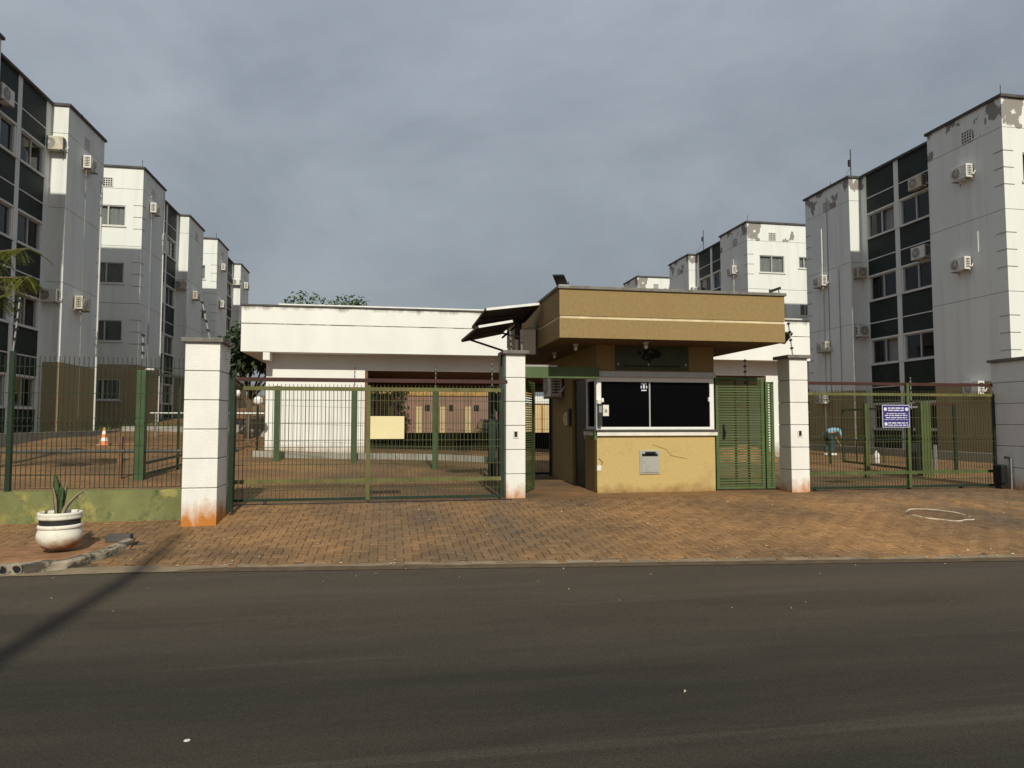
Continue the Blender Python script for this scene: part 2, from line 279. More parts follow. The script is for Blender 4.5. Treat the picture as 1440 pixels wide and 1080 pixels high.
    bu = n.new('ShaderNodeBump'); bu.inputs['Strength'].default_value = 0.5; bu.inputs['Distance'].default_value = 0.006; l.new(nz(90, 3), bu.inputs['Height']); l.new(bu.outputs['Normal'], b.inputs['Normal'])
    MATS[name] = m
paver_mat('paver', False); paver_mat('paver_far', True)
mat('paver_joint', (0.085, 0.060, 0.036), 1.0, 0.3, 6, bump=0.5)

# ------------------------------------------------------------------ mesh builder
class MB:
    def __init__(s): s.v = []; s.f = []
    def box(s, x0, x1, y0, y1, z0, z1):
        x0, x1 = min(x0, x1), max(x0, x1); y0, y1 = min(y0, y1), max(y0, y1); z0, z1 = min(z0, z1), max(z0, z1)
        i = len(s.v)
        s.v += [(x0,y0,z0),(x1,y0,z0),(x1,y1,z0),(x0,y1,z0),(x0,y0,z1),(x1,y0,z1),(x1,y1,z1),(x0,y1,z1)]
        s.f += [(i,i+3,i+2,i+1),(i+4,i+5,i+6,i+7),(i,i+1,i+5,i+4),(i+1,i+2,i+6,i+5),(i+2,i+3,i+7,i+6),(i+3,i,i+4,i+7)]
        return s
    def bar(s, p, q, w, h=None, up=(0, 0, 1)):
        """rectangular bar from p to q"""
        h = h or w; p = Vector(p); q = Vector(q); d = (q-p).normalized(); u = Vector(up)
        if abs(d.dot(u)) > 0.99: u = Vector((0, 1, 0))
        a = d.cross(u).normalized()*w/2; b = a.cross(d).normalized()*h/2
        i = len(s.v)
        for o in (p, q): s.v += [tuple(o-a-b), tuple(o+a-b), tuple(o+a+b), tuple(o-a+b)]
        s.f += [(i,i+1,i+2,i+3),(i+7,i+6,i+5,i+4)] + [(i+k, i+4+k, i+4+(k+1)%4, i+(k+1)%4) for k in range(4)]
        return s
    def tube(s, p, q, r, r2=None, n=8):
        r2 = r if r2 is None else r2; p = Vector(p); q = Vector(q); d = (q-p).normalized()
        u = Vector((0, 0, 1)) if abs(d.z) < 0.95 else Vector((1, 0, 0))
        a = d.cross(u).normalized(); b = a.cross(d).normalized(); i = len(s.v)
        for o, rr in ((p, r), (q, r2)):
            for k in range(n): t = 2*math.pi*k/n; s.v.append(tuple(o+a*rr*math.cos(t)+b*rr*math.sin(t)))
        s.f += [(i+k, i+n+k, i+n+(k+1)%n, i+(k+1)%n) for k in range(n)]
        s.f += [tuple(i+k for k in range(n)), tuple(i+n+k for k in reversed(range(n)))]
        return s
    def path(s, pts, r, n=8):
        for a, b in zip(pts, pts[1:]): s.tube(a, b, r, n=n)
        return s
    def lathe(s, prof, c=(0, 0, 0), n=28, cap=True):
        i = len(s.v); m = len(prof)
        for (r, z) in prof:
            for k in range(n): t = 2*math.pi*k/n; s.v.append((c[0]+r*math.cos(t), c[1]+r*math.sin(t), c[2]+z))
        for j in range(m-1):
            for k in range(n): s.f.append((i+j*n+k, i+j*n+(k+1)%n, i+(j+1)*n+(k+1)%n, i+(j+1)*n+k))
        if cap: s.f += [tuple(i+k for k in reversed(range(n))), tuple(i+(m-1)*n+k for k in range(n))]
        return s
    def sphere(s, c, r, n=16, m=10, sz=1.0):
        return s.lathe([(max(1e-4, r*math.sin(math.pi*j/m)), -r*sz*math.cos(math.pi*j/m)) for j in range(m+1)], c, n, cap=False)
    def slab(s, quad, t):
        """a quad of four points thickened by t against its normal"""
        q = [Vector(p) for p in quad]; nn = (q[1]-q[0]).cross(q[3]-q[0]).normalized()*t; i = len(s.v)
        s.v += [tuple(p) for p in q] + [tuple(p-nn) for p in q]
        s.f += [(i,i+1,i+2,i+3),(i+7,i+6,i+5,i+4)] + [(i+k, i+4+k, i+4+(k+1)%4, i+(k+1)%4) for k in range(4)]
        return s
    def poly(s, pts): i = len(s.v); s.v += [tuple(p) for p in pts]; s.f.append(tuple(range(i, i+len(pts)))); return s
    def mesh(s, name, m, off=(0, 0, 0), bevel=0, smooth=False):
        me = bpy.data.meshes.new(name)
        me.from_pydata([(x-off[0], y-off[1], z-off[2]) for x, y, z in s.v], [], s.f)
        bm = bmesh.new(); bm.from_mesh(me); bmesh.ops.recalc_face_normals(bm, faces=bm.faces)
        if bevel: bmesh.ops.bevel(bm, geom=bm.edges[:], offset=bevel, segments=2, affect='EDGES', profile=0.6)
        if smooth:
            for f in bm.faces: f.smooth = True
        bm.to_mesh(me); bm.free()
        me.materials.append(MATS[m] if isinstance(m, str) else m)
        return me
    def part(s, name, m, parent, bevel=0, smooth=False, label=None):
        """child mesh; coordinates are in the parent thing's own frame"""
        o = bpy.data.objects.new(name, s.mesh(name, m, (0, 0, 0), bevel, smooth)); C.objects.link(o); o.parent = parent
        if label: o['label'] = label
        return o
    def top(s, name, m, loc, bevel=0, smooth=False):
        o = bpy.data.objects.new(name, s.mesh(name, m, loc, bevel, smooth)); C.objects.link(o); o.location = loc; return o
def tag(o, label=None, cat=None, group=None, kind=None):
    for k, v in (('label', label), ('category', cat), ('group', group), ('kind', kind)):
        if v: o[k] = v
    return o
def thing(name, label, cat, loc=(0, 0, 0), rz=0.0, group=None):
    o = bpy.data.objects.new(name, None); C.objects.link(o); o.location = loc; o.rotation_euler = (0, 0, rz); o.empty_display_size = 0.2
    return tag(o, label, cat, group)
def copy_tree(o, parent=None):
    c = o.copy(); C.objects.link(c); c.parent = parent
    for ch in list(o.children): copy_tree(ch, c)
    return c
def inst(name, me, parent, loc=(0, 0, 0), rot=(0, 0, 0)):
    o = bpy.data.objects.new(name, me); C.objects.link(o); o.parent = parent; o.location = loc; o.rotation_euler = rot; return o

# ------------------------------------------------------------------ terrain
def lerp(a, b, t): return a+(b-a)*max(0, min(1, t))
def edge_y(x): return 7.65-0.114*max(-14, min(30, x))
def gx(x):
    if x < -2.4: return lerp(0.78, 0.37, (x+9)/6.6)
    return lerp(0.37, 0.05, (x+2.4)/10.4)
def zg(x, y):
    if y < 11.0:
        e = edge_y(x); return lerp(0.025, 0.30, (y-e)/(11.0-e))
    z = 0.30+gx(x)*max(0, min(1, (y-12)/12))
    side = max(0, min(1, (abs(x-3.5)-7)/4))
    return z+side*max(0, y-27)*0.055

gm = MB(); gm.poly([(-900, -900, -0.06), (900, -900, -0.06), (900, 900, -0.06), (-900, 900, -0.06)])
tag(gm.top('ground', 'soil', (0, 0, -0.06)), kind='structure')
def sheet(xs, ys, zf):
    m = MB(); nx = len(xs)
    for y in ys:
        for x in xs: m.v.append((x, y, zf(x, y)))
    for j in range(len(ys)-1):
        for i in range(nx-1): a = j*nx+i; m.f.append((a, a+1, a+nx+1, a+nx))
    return m
# road, running at a slight angle to the gate line
rm = MB()
xs = [-120+i*4 for i in range(61)]
rows = 14
for x in xs:
    for j in range(rows): rm.v.append((x, lerp(-3.2, edge_y(x)+0.05*noise.noise((x*0.9, 3, 1)), j/(rows-1)), 0.0))
for i in range(len(xs)-1):
    for j in range(rows-1): a = i*rows+j; rm.f.append((a, a+rows, a+rows+1, a+1))
# finer edge where the picture sees it
road = MB()
xs = [-14+i*0.12 for i in range(0, int(30/0.12))]
for x in xs:
    road.v.append((x, -3.2, 0.0)); road.v.append((x, edge_y(x)+0.06*noise.noise((x*1.7, 3, 1))+0.05*noise.noise((x*6, 8, 1)), 0.004))
for i in range(len(xs)-1): a = 2*i; road.f.append((a, a+2, a+3, a+1))
ro = rm
for v0, v1 in ((-120, -14), (xs[-1], 120)):
    i = len(road.v); road.v += [(v0, -3.2, 0), (v1, -3.2, 0), (v1, edge_y(v1), 0.004), (v0, edge_y(v0), 0.004)]; road.f.append((i, i+1, i+2, i+3))
tag(road.top('road', 'asphalt', (0, 0, 0)), kind='structure')
far = MB(); far.poly([(-120, -9, 0.02), (120, -9, 0.02), (120, -3.2, 0.02), (-120, -3.2, 0.02)])
tag(far.top('far_pavement', 'concrete', (0, -3.2, 0)), kind='structure')

# pavement in front of the gates: bedding sheet + real pavers
xs = [-30+i*0.5 for i in range(125)]
pv = MB()
NV = 9
for x in xs:
    for j in range(NV): y = lerp(edge_y(x)-0.15, 11.0, j/(NV-1)); pv.v.append((x, y, zg(x, y)-0.016))
for i in range(len(xs)-1):
    for j in range(NV-1): a = i*NV+j; pv.f.append((a, a+NV, a+NV+1, a+1))
pavement = tag(pv.top('pavement', 'paver_joint', (0, 0, 0)), kind='structure')
# the courtyard behind the gates
cx = [-60+i*1.5 for i in range(81)]; cy = [11.0, 11.3, 11.6, 12.0]+[12.75+i*0.75 for i in range(20)]+[28+i*3 for i in range(30)]
court = tag(sheet(cx, cy, zg).top('courtyard', 'paver_far', (0, 0, 0)), kind='structure')

PW = 0.098                                    # herringbone of 20 x 10 cm pavers
def paver_geo(seed, turned):
    rnd = random.Random(seed)
    g = 0.0024; h = 0.05; ch = 0.006; w, d = (PW, 2*PW) if turned else (2*PW, PW)
    dz = rnd.uniform(-0.003, 0.003); tx = rnd.uniform(-0.014, 0.014); ty = rnd.uniform(-0.014, 0.014)
    x0, x1, y0, y1 = -w/2+g, w/2-g, -d/2+g, d/2-g
    vs = [(a, b, -h) for (a, b) in ((x0, y0), (x1, y0), (x1, y1), (x0, y1))]
    vs += [(a, b, -ch) for (a, b) in ((x0, y0), (x1, y0), (x1, y1), (x0, y1))]
    vs += [(a, b, 0) for (a, b) in ((x0+ch, y0+ch), (x1-ch, y0+ch), (x1-ch, y1-ch), (x0+ch, y1-ch))]
    vs = [(a, b, c+dz+a*tx+b*ty) for a, b, c in vs]
    fs = []
    for k in range(4): fs += [(k, (k+1)%4, 4+(k+1)%4, 4+k), (4+k, 4+(k+1)%4, 8+(k+1)%4, 8+k)]
    fs.append((8, 9, 10, 11))
    return vs, fs
def set_tone(me, tones):
    at = me.attributes.new('tone', 'FLOAT', 'FACE'); at.data.foreach_set('value', tones)
cells = []
KX = lambda y: -3.28+0.20*(y-8.02)/0.38 if y < 8.4 else -3.08+0.15*(y-8.4)/0.55
for q in range(58, 116):
    for t in range(-50, 44):
        for turned in (False, True):
            if turned: x, y = (q+4*t-1+0.5)*PW, (q+1.0)*PW
            else: x, y = (q+4*t+1.0)*PW, (q+0.5)*PW
            if y < edge_y(x)+0.09 or y > 11.2 or x < -6.6 or x > 14: continue
            if y < 9.08 and x < (KX(y)+0.10 if y > 8.0 else -3.0): continue
            cells.append((x, y, turned))
def slope_at(x, y): d = 0.05; return (zg(x, y+d)-zg(x, y-d))/(2*d), (zg(x+d, y)-zg(x-d, y))/(2*d)
def in_view(x, y):
    u = x*math.cos(R(10.2))-y*math.sin(R(10.2)); w = x*math.sin(R(10.2))+y*math.cos(R(10.2))
    return w > 0.5 and abs(u/w) < 0.74
cells.sort(key=lambda c: (0 if in_view(c[0], c[1]) else 1, math.hypot(c[0], c[1])))
variants = {False: [], True: []}
for k in range(24):
    for turned in (False, True):
        vs, fs = paver_geo(k, turned); me = bpy.data.meshes.new('paver'); me.from_pydata(vs, [], fs); me.materials.append(MATS['paver']); set_tone(me, [random.Random(k*7+turned).uniform(0.86, 1.15)]*len(fs)); variants[turned].append(me)
for k, (x, y, turned) in enumerate(cells[:300]):
    sy, sx = slope_at(x, y)
    inst('paver', variants[turned][random.randrange(24)], pavement, (x, y, zg(x, y)), (math.atan(sy), -math.atan(sx), 0))
pm = MB(); tones = []
for k, (x, y, turned) in enumerate(cells[300:]):
    vs, fs = paver_geo(k+900, turned); sy, sx = slope_at(x, y); z = zg(x, y); i = len(pm.v)
    pm.v += [(x+a, y+b, z+c+a*sx+b*sy) for a, b, c in vs]; pm.f += [tuple(i+q for q in f) for f in fs]; tones += [random.Random(k).uniform(0.86, 1.15)]*len(fs)
pme = bpy.data.meshes.new('pavers'); pme.from_pydata(pm.v, [], pm.f); pme.materials.append(MATS['paver']); set_tone(pme, tones)
po = inst('pavers', pme, pavement); po['kind'] = 'stuff'

# kerb, gutter and bed at the left
def strip(pts_in, pts_out, z_in, z_out):
    m = MB(); n = len(pts_in)
    for p, q in zip(pts_in, pts_out): m.v += [(p[0], p[1], z_in), (q[0], q[1], z_out)]
    for k in range(n-1): a = 2*k; m.f.append((a, a+2, a+3, a+1))
    return m
gx_ = [-14+0.2*i for i in range(145)]
gut = strip([(x, edge_y(x)-lerp(0.30, 0.03, (x+4.2)/2.6)+0.05*noise.noise((x*2, 1, 4)), 0) for x in gx_], [(x, max(8.04, edge_y(x)+0.1) if x < -3.2 else lerp(8.04, edge_y(x)+0.10, (x+3.2)/0.7)+0.035*noise.noise((x*3, 2, 2)), 0) for x in gx_], 0.010, 0.032)
tag(gut.top('gutter', 'gutter', (-5, 7.6, 0.01)), kind='structure')
bed = MB(); n_b = 14; xsb = [-14+i*0.4 for i in range(28)]
bx = []
for i in range(29):
    x = -14+i*(11.05/28)
    for j in range(9):
        y = lerp(8.02+max(0, (x+3.35))*2.0, 9.1, j/8); bed.v.append((x, y, max(zg(x, y), 0.10)+0.012+0.02*noise.noise((x*3, y*3, 0)) if j > 0 else 0.08))
for i in range(28):
    for j in range(8): a = i*9+j; bed.f.append((a, a+9, a+10, a+1))
tag(bed.top('planting_bed', 'soil', (-5, 8.5, 0.1)), kind='structure')
kp = [(-9.2, 7.95), (-7.9, 7.95), (-6.6, 7.93), (-5.4, 7.92), (-4.35, 7.90), (-3.65, 7.90), (-3.28, 8.02), (-3.08, 8.40), (-2.93, 8.95)]
kh = [0.12, 0.12, 0.12, 0.12, 0.115, 0.11, 0.11, 0.13, 0.175]
kroot = thing('kerb', 'worn concrete kerb curving round the soil bed under the flower pot', 'kerb', (-5, 7.9, 0))
for k in range(len(kp)-1):
    a, b = Vector((*kp[k], 0)), Vector((*kp[k+1], 0)); d = (b-a).normalized(); nrm = Vector((-d.y, d.x, 0))*0.11
    m = MB(); sg = 7; rr = random.Random(k)
    for q in range(sg):
        t = q/(sg-1)*0.985+0.007; p = a.lerp(b, t); h = kh[k]+(kh[k+1]-kh[k])*t
        w = [noise.noise((p.x*5+s*3, p.y*5, s))*0.030 for s in range(4)]
        for s, (o, z) in enumerate(((0, -0.05), (0.0, h-0.018), (0.12, h), (1.0, h+0.002), (1.0, -0.05))):
            pp = p+nrm*o*1.0; ww = w[s % 4]; m.v.append((pp.x+5+ww*0.6, pp.y-7.9+ww, z+ww*0.6))
    for q in range(sg-1):
        for s in range(4): i = q*5+s; m.f.append((i, i+5, i+6, i+1))
    m.f += [(0, 1, 2, 3, 4), tuple((sg-1)*5+s for s in (4, 3, 2, 1, 0))]
    m.part('kerb_stone', 'kerb_stone', kroot)
for k, x in enumerate((-3.83, -3.70)):
    m = MB(); prof = [(0.050, 0), (0.046, 0.108), (0.038, 0.104), (0.036, 0.02)]
    n = 14; i = 0
    for (r, d) in prof:
        for q in range(n): t = 2*math.pi*q/n; m.v.append((x+5+r*math.cos(t), 0.075-d+0.022, 0.062+r*math.sin(t)))
    for jj in range(3):
        for q in range(n): m.f.append((jj*n+q, jj*n+(q+1) % n, (jj+1)*n+(q+1) % n, (jj+1)*n+q))
    m.v = [(a+0.012*noise.noise((a*30, c*30, 1)), b, c+0.014*noise.noise((a*30, c*30, 7))) for a, b, c in m.v]
    dp = m.part('drain_pipe', 'kerb_stone', kroot)
    MB().poly([m.v[2*n+q] for q in range(n)]).part('opening_shade', 'void_shade', dp)  # flat black cap stands for the shade inside the pipe
bk = MB().box(-3.30, -3.02, 9.02, 9.14, 0.13, 0.22).top('loose_brick', 'coping_dark', (-3.16, 9.08, 0.13), bevel=0.012)
tag(bk, 'loose dark brick lying on the soil beside the flower pot', 'brick')

# ------------------------------------------------------------------ apartment blocks
SILL = [1.0, 3.68, 6.34, 9.0]; WH = 0.98; OL = 2.58; HT = 11.7; REC = 0.55
CUR = ['curtain_grey', 'curtain_pale', None, 'curtain_grey', 'curtain_blue', 'curtain_grey', None, 'curtain_pale']
def wall_grid(m, a0, a1, z0, z1, holes, put):
    as_ = sorted({a0, a1, *[h[0] for h in holes], *[h[1] for h in holes]}); zs = sorted({z0, z1, *[h[2] for h in holes], *[h[3] for h in holes]})
    as_ = [a for a in as_ if a0 <= a <= a1]; zs = [z for z in zs if z0 <= z <= z1]
    for a, b in zip(as_, as_[1:]):
        for c, d in zip(zs, zs[1:]):
            ca, cz = (a+b)/2, (c+d)/2
            if any(h[0] < ca < h[1] and h[2] < cz < h[3] for h in holes): continue
            put(m, a, b, c, d)
def curtain_mesh(w, h, mname, seed):
    m = MB(); n = 26
    for k in range(n+1):
        x = -w/2+w*k/n; y = 0.018*math.sin(k*1.9+seed)+0.008*math.sin(k*0.7+seed*2)
        m.v += [(x, y, -h/2), (x, y, h/2)]
    for k in range(n): a = 2*k; m.f.append((a, a+2, a+3, a+1))
    return m
_wcache = {}
def window(parent, c, w, h, face, curtain, frame='window_frame', seed=0, open_=False):
    """sliding window centred at c in the block frame; face: 'x-','x+' or 'y-' is where it looks"""
    rot = {'y-': 0, 'x-': R(-90), 'x+': R(90)}[face]
    key = (round(w, 3), round(h, 3), frame)
    if key not in _wcache:
        f = MB(); t = 0.045
        f.box(-w/2, w/2, -0.03, 0.04, -h/2, -h/2+t); f.box(-w/2, w/2, -0.03, 0.04, h/2-t, h/2); f.box(-w/2, -w/2+t, -0.03, 0.04, -h/2+t, h/2-t); f.box(w/2-t, w/2, -0.03, 0.04, -h/2+t, h/2-t)
        f.box(-0.03, 0.03, -0.02, 0.03, -h/2+t, h/2-t)
        p = MB().box(-w/4+0.01, w/4-0.02, -0.003, 0.003, -h/2+t, h/2-t)
        r = MB().box(-w/2+0.002, w/2-0.002, 0.15, 0.155, -h/2, h/2)  # thin black panel stands in for the unlit room
        _wcache[key] = (f.mesh('window', frame), p.mesh('pane', 'window_glass'), r.mesh('dark_interior_shade', 'void_shade'))
    fm, pmh, rm_ = _wcache[key]
    o = inst('window', fm, parent, c, (0, 0, rot))
    inst('pane', pmh, o, (-w/4, 0.012, 0))
    inst('pane', pmh, o, (w/4 if not open_ else -w/4+0.08, 0.028, 0))
    inst('interior_shade', rm_, o)
    if curtain:
        ww = w*0.5-0.06 if (seed % 3 == 1 or open_) else w-0.1
        xc = -w/4 if ww < w*0.6 else 0
        ck = ('c', round(ww, 3), round(h, 3), curtain, seed % 3)
        if ck not in _wcache: _wcache[ck] = curtain_mesh(ww, h-0.06, curtain, seed).mesh('curtain', curtain)
        inst('curtain', _wcache[ck], o, (xc, 0.09, 0))
    return o
_vent = None
def vent(parent, c, rot):
    global _vent
    if _vent is None:
        b = MB()
        for k in range(5): b.box(-0.2+k*0.1-0.014, -0.2+k*0.1+0.014, -0.03, 0.01, -0.2, 0.2)
        for k in range(5): b.box(-0.214, 0.214, -0.028, 0.01, -0.2+k*0.1-0.014, -0.2+k*0.1+0.014)
        _vent = (b.mesh('vent', 'trim_white'), MB().box(-0.2, 0.2, -0.004, 0.012, -0.2, 0.2).mesh('vent_shade', 'void_shade'))  # black backing stands for the dark depth behind the grid
    o = inst('vent', _vent[0], parent, c, (0, 0, rot)); inst('opening_shade', _vent[1], o)

def block(label, side, X, Y, zb, white, cur, blue=()):
    s = side; root = thing('apartment_block', label, 'building', (X, Y, zb)); W = 11.0
    IN = 'x-' if s > 0 else 'x+'
    def B(m, u0, u1, v0, v1, z0, z1): m.box(s*u0, s*u1, v0, v1, z0, z1)
    # wings: storey-high slabs with open joints over a slightly smaller core
    core = MB(); B(core, 0.012, W-0.02, 0.16, 3.1, -0.6, HT-0.02); B(core, REC+0.2, W-0.02, 3.1, 7.47, -0.6, HT-0.02); B(core, 0.012, W-0.02, 7.485, 10.588, -0.6, HT-0.02)
    core.part('core', 'joint_grey', root)
    holes_f = []
    for k in range(4): holes_f += [(0.72, 2.2, SILL[k]-0.02, SILL[k]+0.93), (3.1, 3.75, SILL[k]+0.3, SILL[k]+0.93), (5.0, 6.4, SILL[k]-0.02, SILL[k]+0.93)]
    J = [OL, 5.4, 8.05, 10.72, HT]
    for part, mt, segs in (('wall', white, [(J[i]+0.009, J[i+1]-(0.009 if i < 3 else 0)) for i in range(4)]), ('base_wall', 'olive_paint', [(-0.6, OL-0.003)])):
        m = MB()
        for z0, z1 in segs:
            hs = [h for h in holes_f if h[2] < z1 and h[3] > z0]
            wall_grid(m, 0.0, W, z0, z1, hs, lambda m_, a, b, c, d: m_.box(s*a, s*b, 0.0, 0.16, c, d))       # front face
            B(m, 0.0, 0.3, 0.161, 3.1, z0, z1)                                                                # front wing, inner face
            B(m, 0.0, 0.3, 7.47, 10.6, z0, z1); B(m, 0.301, REC+0.2, 7.47, 7.62, z0, z1)                        # rear wing and its return
            B(m, 0.301, W, 10.45, 10.6, z0, z1)
            B(m, W-0.05, W, 0.17, 10.44, z0, z1)
        m.part(part, mt, root)
    # recess strips between the window columns
    m = MB()
    for v0, v1 in ((5.25, 5.5), (7.1, 7.47)): B(m, REC, REC+0.2, v0, v1, -0.6, HT)
    m.part('pilaster', white, root)
    cols = ((3.102, 5.25), (5.5, 7.1))
    for ci, (v0, v1) in enumerate(cols):
        zs = [-0.05]
        segs = [(-0.3, SILL[0]-0.07)]
        for k in range(4):
            top = SILL[k+1]-0.07 if k < 3 else HT-0.02
            segs += [(SILL[k]+WH+0.07, SILL[k]+WH+0.70), (SILL[k]+WH+0.74, top)]
        for z0, z1 in segs:
            m = MB(); B(m, REC+0.01, REC+0.19, v0+0.004, v1-0.004, z0, z1); m.part('tile_panel', 'green_tile', root)
        for k in range(4):
            m = MB(); B(m, REC-0.05, REC+0.2, v0-0.03 if ci else v0, v1+0.03, SILL[k]-0.07, SILL[k]); m.part('sill', 'trim_white', root)
            m = MB(); B(m, REC-0.02, REC+0.2, v0, v1, SILL[k]+WH, SILL[k]+WH+0.07); B(m, REC-0.005, REC+0.2, v0, v1, SILL[k]+WH+0.70, SILL[k]+WH+0.74); m.part('lintel', 'trim_white', root)
            i = k*2+ci
            w = min(v1-v0-0.12, 1.5); vc = (v0+v1)/2 if ci else v1-0.08-w/2
            if v1-v0-w > 0.2:
                m = MB(); B(m, REC+0.02, REC+0.2, v0, vc-w/2, SILL[k], SILL[k]+WH); m.part('window_jamb', white, root); m = MB(); B(m, REC+0.02, REC+0.2, vc+w/2, v1, SILL[k], SILL[k]+WH); m.part('window_jamb', white, root)
            else:
                m = MB(); B(m, REC+0.02, REC+0.2, v0, vc-w/2, SILL[k], SILL[k]+WH); m.part('window_jamb', 'trim_white', root); m = MB(); B(m, REC+0.02, REC+0.2, vc+w/2, v1, SILL[k], SILL[k]+WH); m.part('window_jamb', 'trim_white', root)
            window(root, (s*(REC+0.09), vc, SILL[k]+WH/2), w, WH, IN, cur[i], seed=i, open_=(i in blue))
            _o = root.children[-1]
    # the surface behind the recess windows is the core itself
    for k in range(4):
        for (u0, u1, z0, z1) in holes_f[3*k:3*k+3]:
            window(root, (s*(u0+u1)/2, 0.06, (z0+z1)/2), u1-u0, z1-z0, 'y-', cur[(k*3+int(u0)) % 8], 'window_frame' if k else 'window_frame_white', seed=k)
            m = MB(); B(m, u0-0.06, u1+0.06, -0.05, 0.02, z0-0.06, z0+0.004); m.part('sill', 'trim_white', root)
    vent(root, (s*1.5, 0.0, 11.0), 0); vent(root, (0.0, 1.35, 10.95), R(-90) if s > 0 else R(90)); vent(root, (0.0, 9.0, 10.95), R(-90) if s > 0 else R(90))
    # corner bands
    for k in range(1, 4):
        for q in range(3):
            z = SILL[k]-0.15+q*0.55
            m = MB(); B(m, -0.012, 0.38, -0.012, 0.0, z, z+0.022); B(m, -0.012, 0.0, 0.0, 0.36, z, z+0.022); m.part('corner_band', 'joint_grey', root)
            m = MB(); B(m, -0.012, 0.0, 10.22, 10.6, z, z+0.022); m.part('corner_band', 'joint_grey', root)
    # coping following the stepped outline
    m = MB(); B(m, -0.07, W, -0.07, 3.16, HT, HT+0.09); B(m, REC-0.08, W, 3.16, 7.41, HT-0.012, HT+0.078); B(m, -0.07, W, 7.41, 10.67, HT, HT+0.09)
    m.part('coping', 'coping_dark', root)
    MB().tube((s*0.1, 0.1, HT+0.05), (s*0.1, 0.1, HT+0.45), 0.012).part('lightning_rod', 'black_metal', root); MB().tube((s*0.15, 8.9, HT+0.05), (s*0.15, 8.9, HT+0.35), 0.012).part('lightning_rod', 'black_metal', root)
    return root
R1 = block('white apartment block with dark green tile panels standing behind the blue notice', 1, 19.3, 18.5, 0.33, 'plaster_worn_white', ['curtain_grey', None, 'curtain_grey', 'curtain_pink', 'curtain_blue', 'curtain_grey', 'curtain_blue', 'curtain_pale'], blue=(3, 7))
R2 = block('white apartment block with peeling top rising over the booth roof floodlight', 1, 19.3, 34.45, 0.85, 'plaster_worn_white', [None, 'curtain_grey', None, None, 'curtain_grey', None, None, None])
R3 = block('farthest white apartment block, only its top showing over the tan booth roof', 1, 19.0, 50.5, 1.2, 'plaster_worn_white', [None]*8)
L1 = block('white apartment block with olive base standing behind the mesh fence and traffic cone', -1, -11.25, 18.85, 1.08, 'plaster_white', ['curtain_pale', 'curtain_pale', 'curtain_grey', 'curtain_grey', 'curtain_grey', 'curtain_grey', 'curtain_grey', 'curtain_grey'])
L2 = block('white apartment block with curtained front windows, second in the row behind the cone', -1, -11.25, 33.9, 1.62, 'plaster_white', ['curtain_pale', 'curtain_grey', 'curtain_grey', 'curtain_grey', None, 'curtain_grey', 'curtain_grey', 'curtain_grey'])
L3 = block('white apartment block farthest along the row behind the cone, beside the clubhouse', -1, -11.35, 48.4, 2.15, 'plaster_white', ['curtain_grey']*8)

def pipe(root, label, pts, r, m):
    o = MB(); o.path(pts, r); p = o.part('wall_pipe', m, root); p['label'] = label
pipe(R1, 'white rain pipe', [(-0.04, 9.35, 10.0), (-0.04, 9.35, -0.3)], 0.035, 'plastic_white')
pipe(R1, 'white rain pipe', [(-0.03, 7.40, 8.3), (-0.03, 7.40, -0.3)], 0.04, 'plastic_white')
pipe(R1, 'grey conduit', [(-0.015, 8.98, 11.3), (-0.015, 8.98, -0.3)], 0.013, 'joint_grey')
pipe(R1, 'grey conduit', [(-0.015, 8.25, 11.3), (-0.015, 8.25, 0.0)], 0.011, 'joint_grey')
pipe(R1, 'white refrigerant pipe', [(-0.02, 1.05, 7.6), (-0.02, 1.05, 6.9)], 0.018, 'plastic_white')
pipe(L1, 'grey conduit', [(0.015, 9.0, 10.3), (0.015, 9.0, 0.6)], 0.014, 'joint_grey')
pipe(L1, 'white rain pipe', [(0.03, 10.4, 9.9), (0.03, 10.4, -0.2)], 0.035, 'plastic_white')
pipe(L2, 'grey conduit', [(0.015, 1.2, 10.0), (0.015, 1.2, 0.0)], 0.02, 'joint_grey')
pipe(L2, 'white rain pipe', [(0.03, 2.95, 11.6), (0.03, 2.95, 0.0)], 0.035, 'plastic_white')
pipe(R2, 'white refrigerant pipe', [(-0.02, 1.5, 10.0), (-0.02, 1.5, 6.0)], 0.025, 'plastic_white')
# mast aerials on the roofs
for (x, y, z, h, lb) in ((20.2, 27.0, 12.0, 1.75, 'thin aerial mast on the roof of the block behind the blue notice'), (20.4, 42.0, 12.6, 1.7, 'thin aerial mast on the peeling block above the booth roof')):
    a = thing('aerial_mast', lb, 'antenna', (x, y, z))
    MB().tube((0, 0, -0.05), (0, 0, h), 0.022).part('mast', 'black_metal', a)
    MB().box(-0.12, -0.03, -0.04, 0.04, h*0.55, h*0.72).part('receiver', 'black_metal', a)
    MB().path([(0, 0, h*0.55), (-0.55, 0.1, -0.02)], 0.008).part('guy_wire', 'black_metal', a)

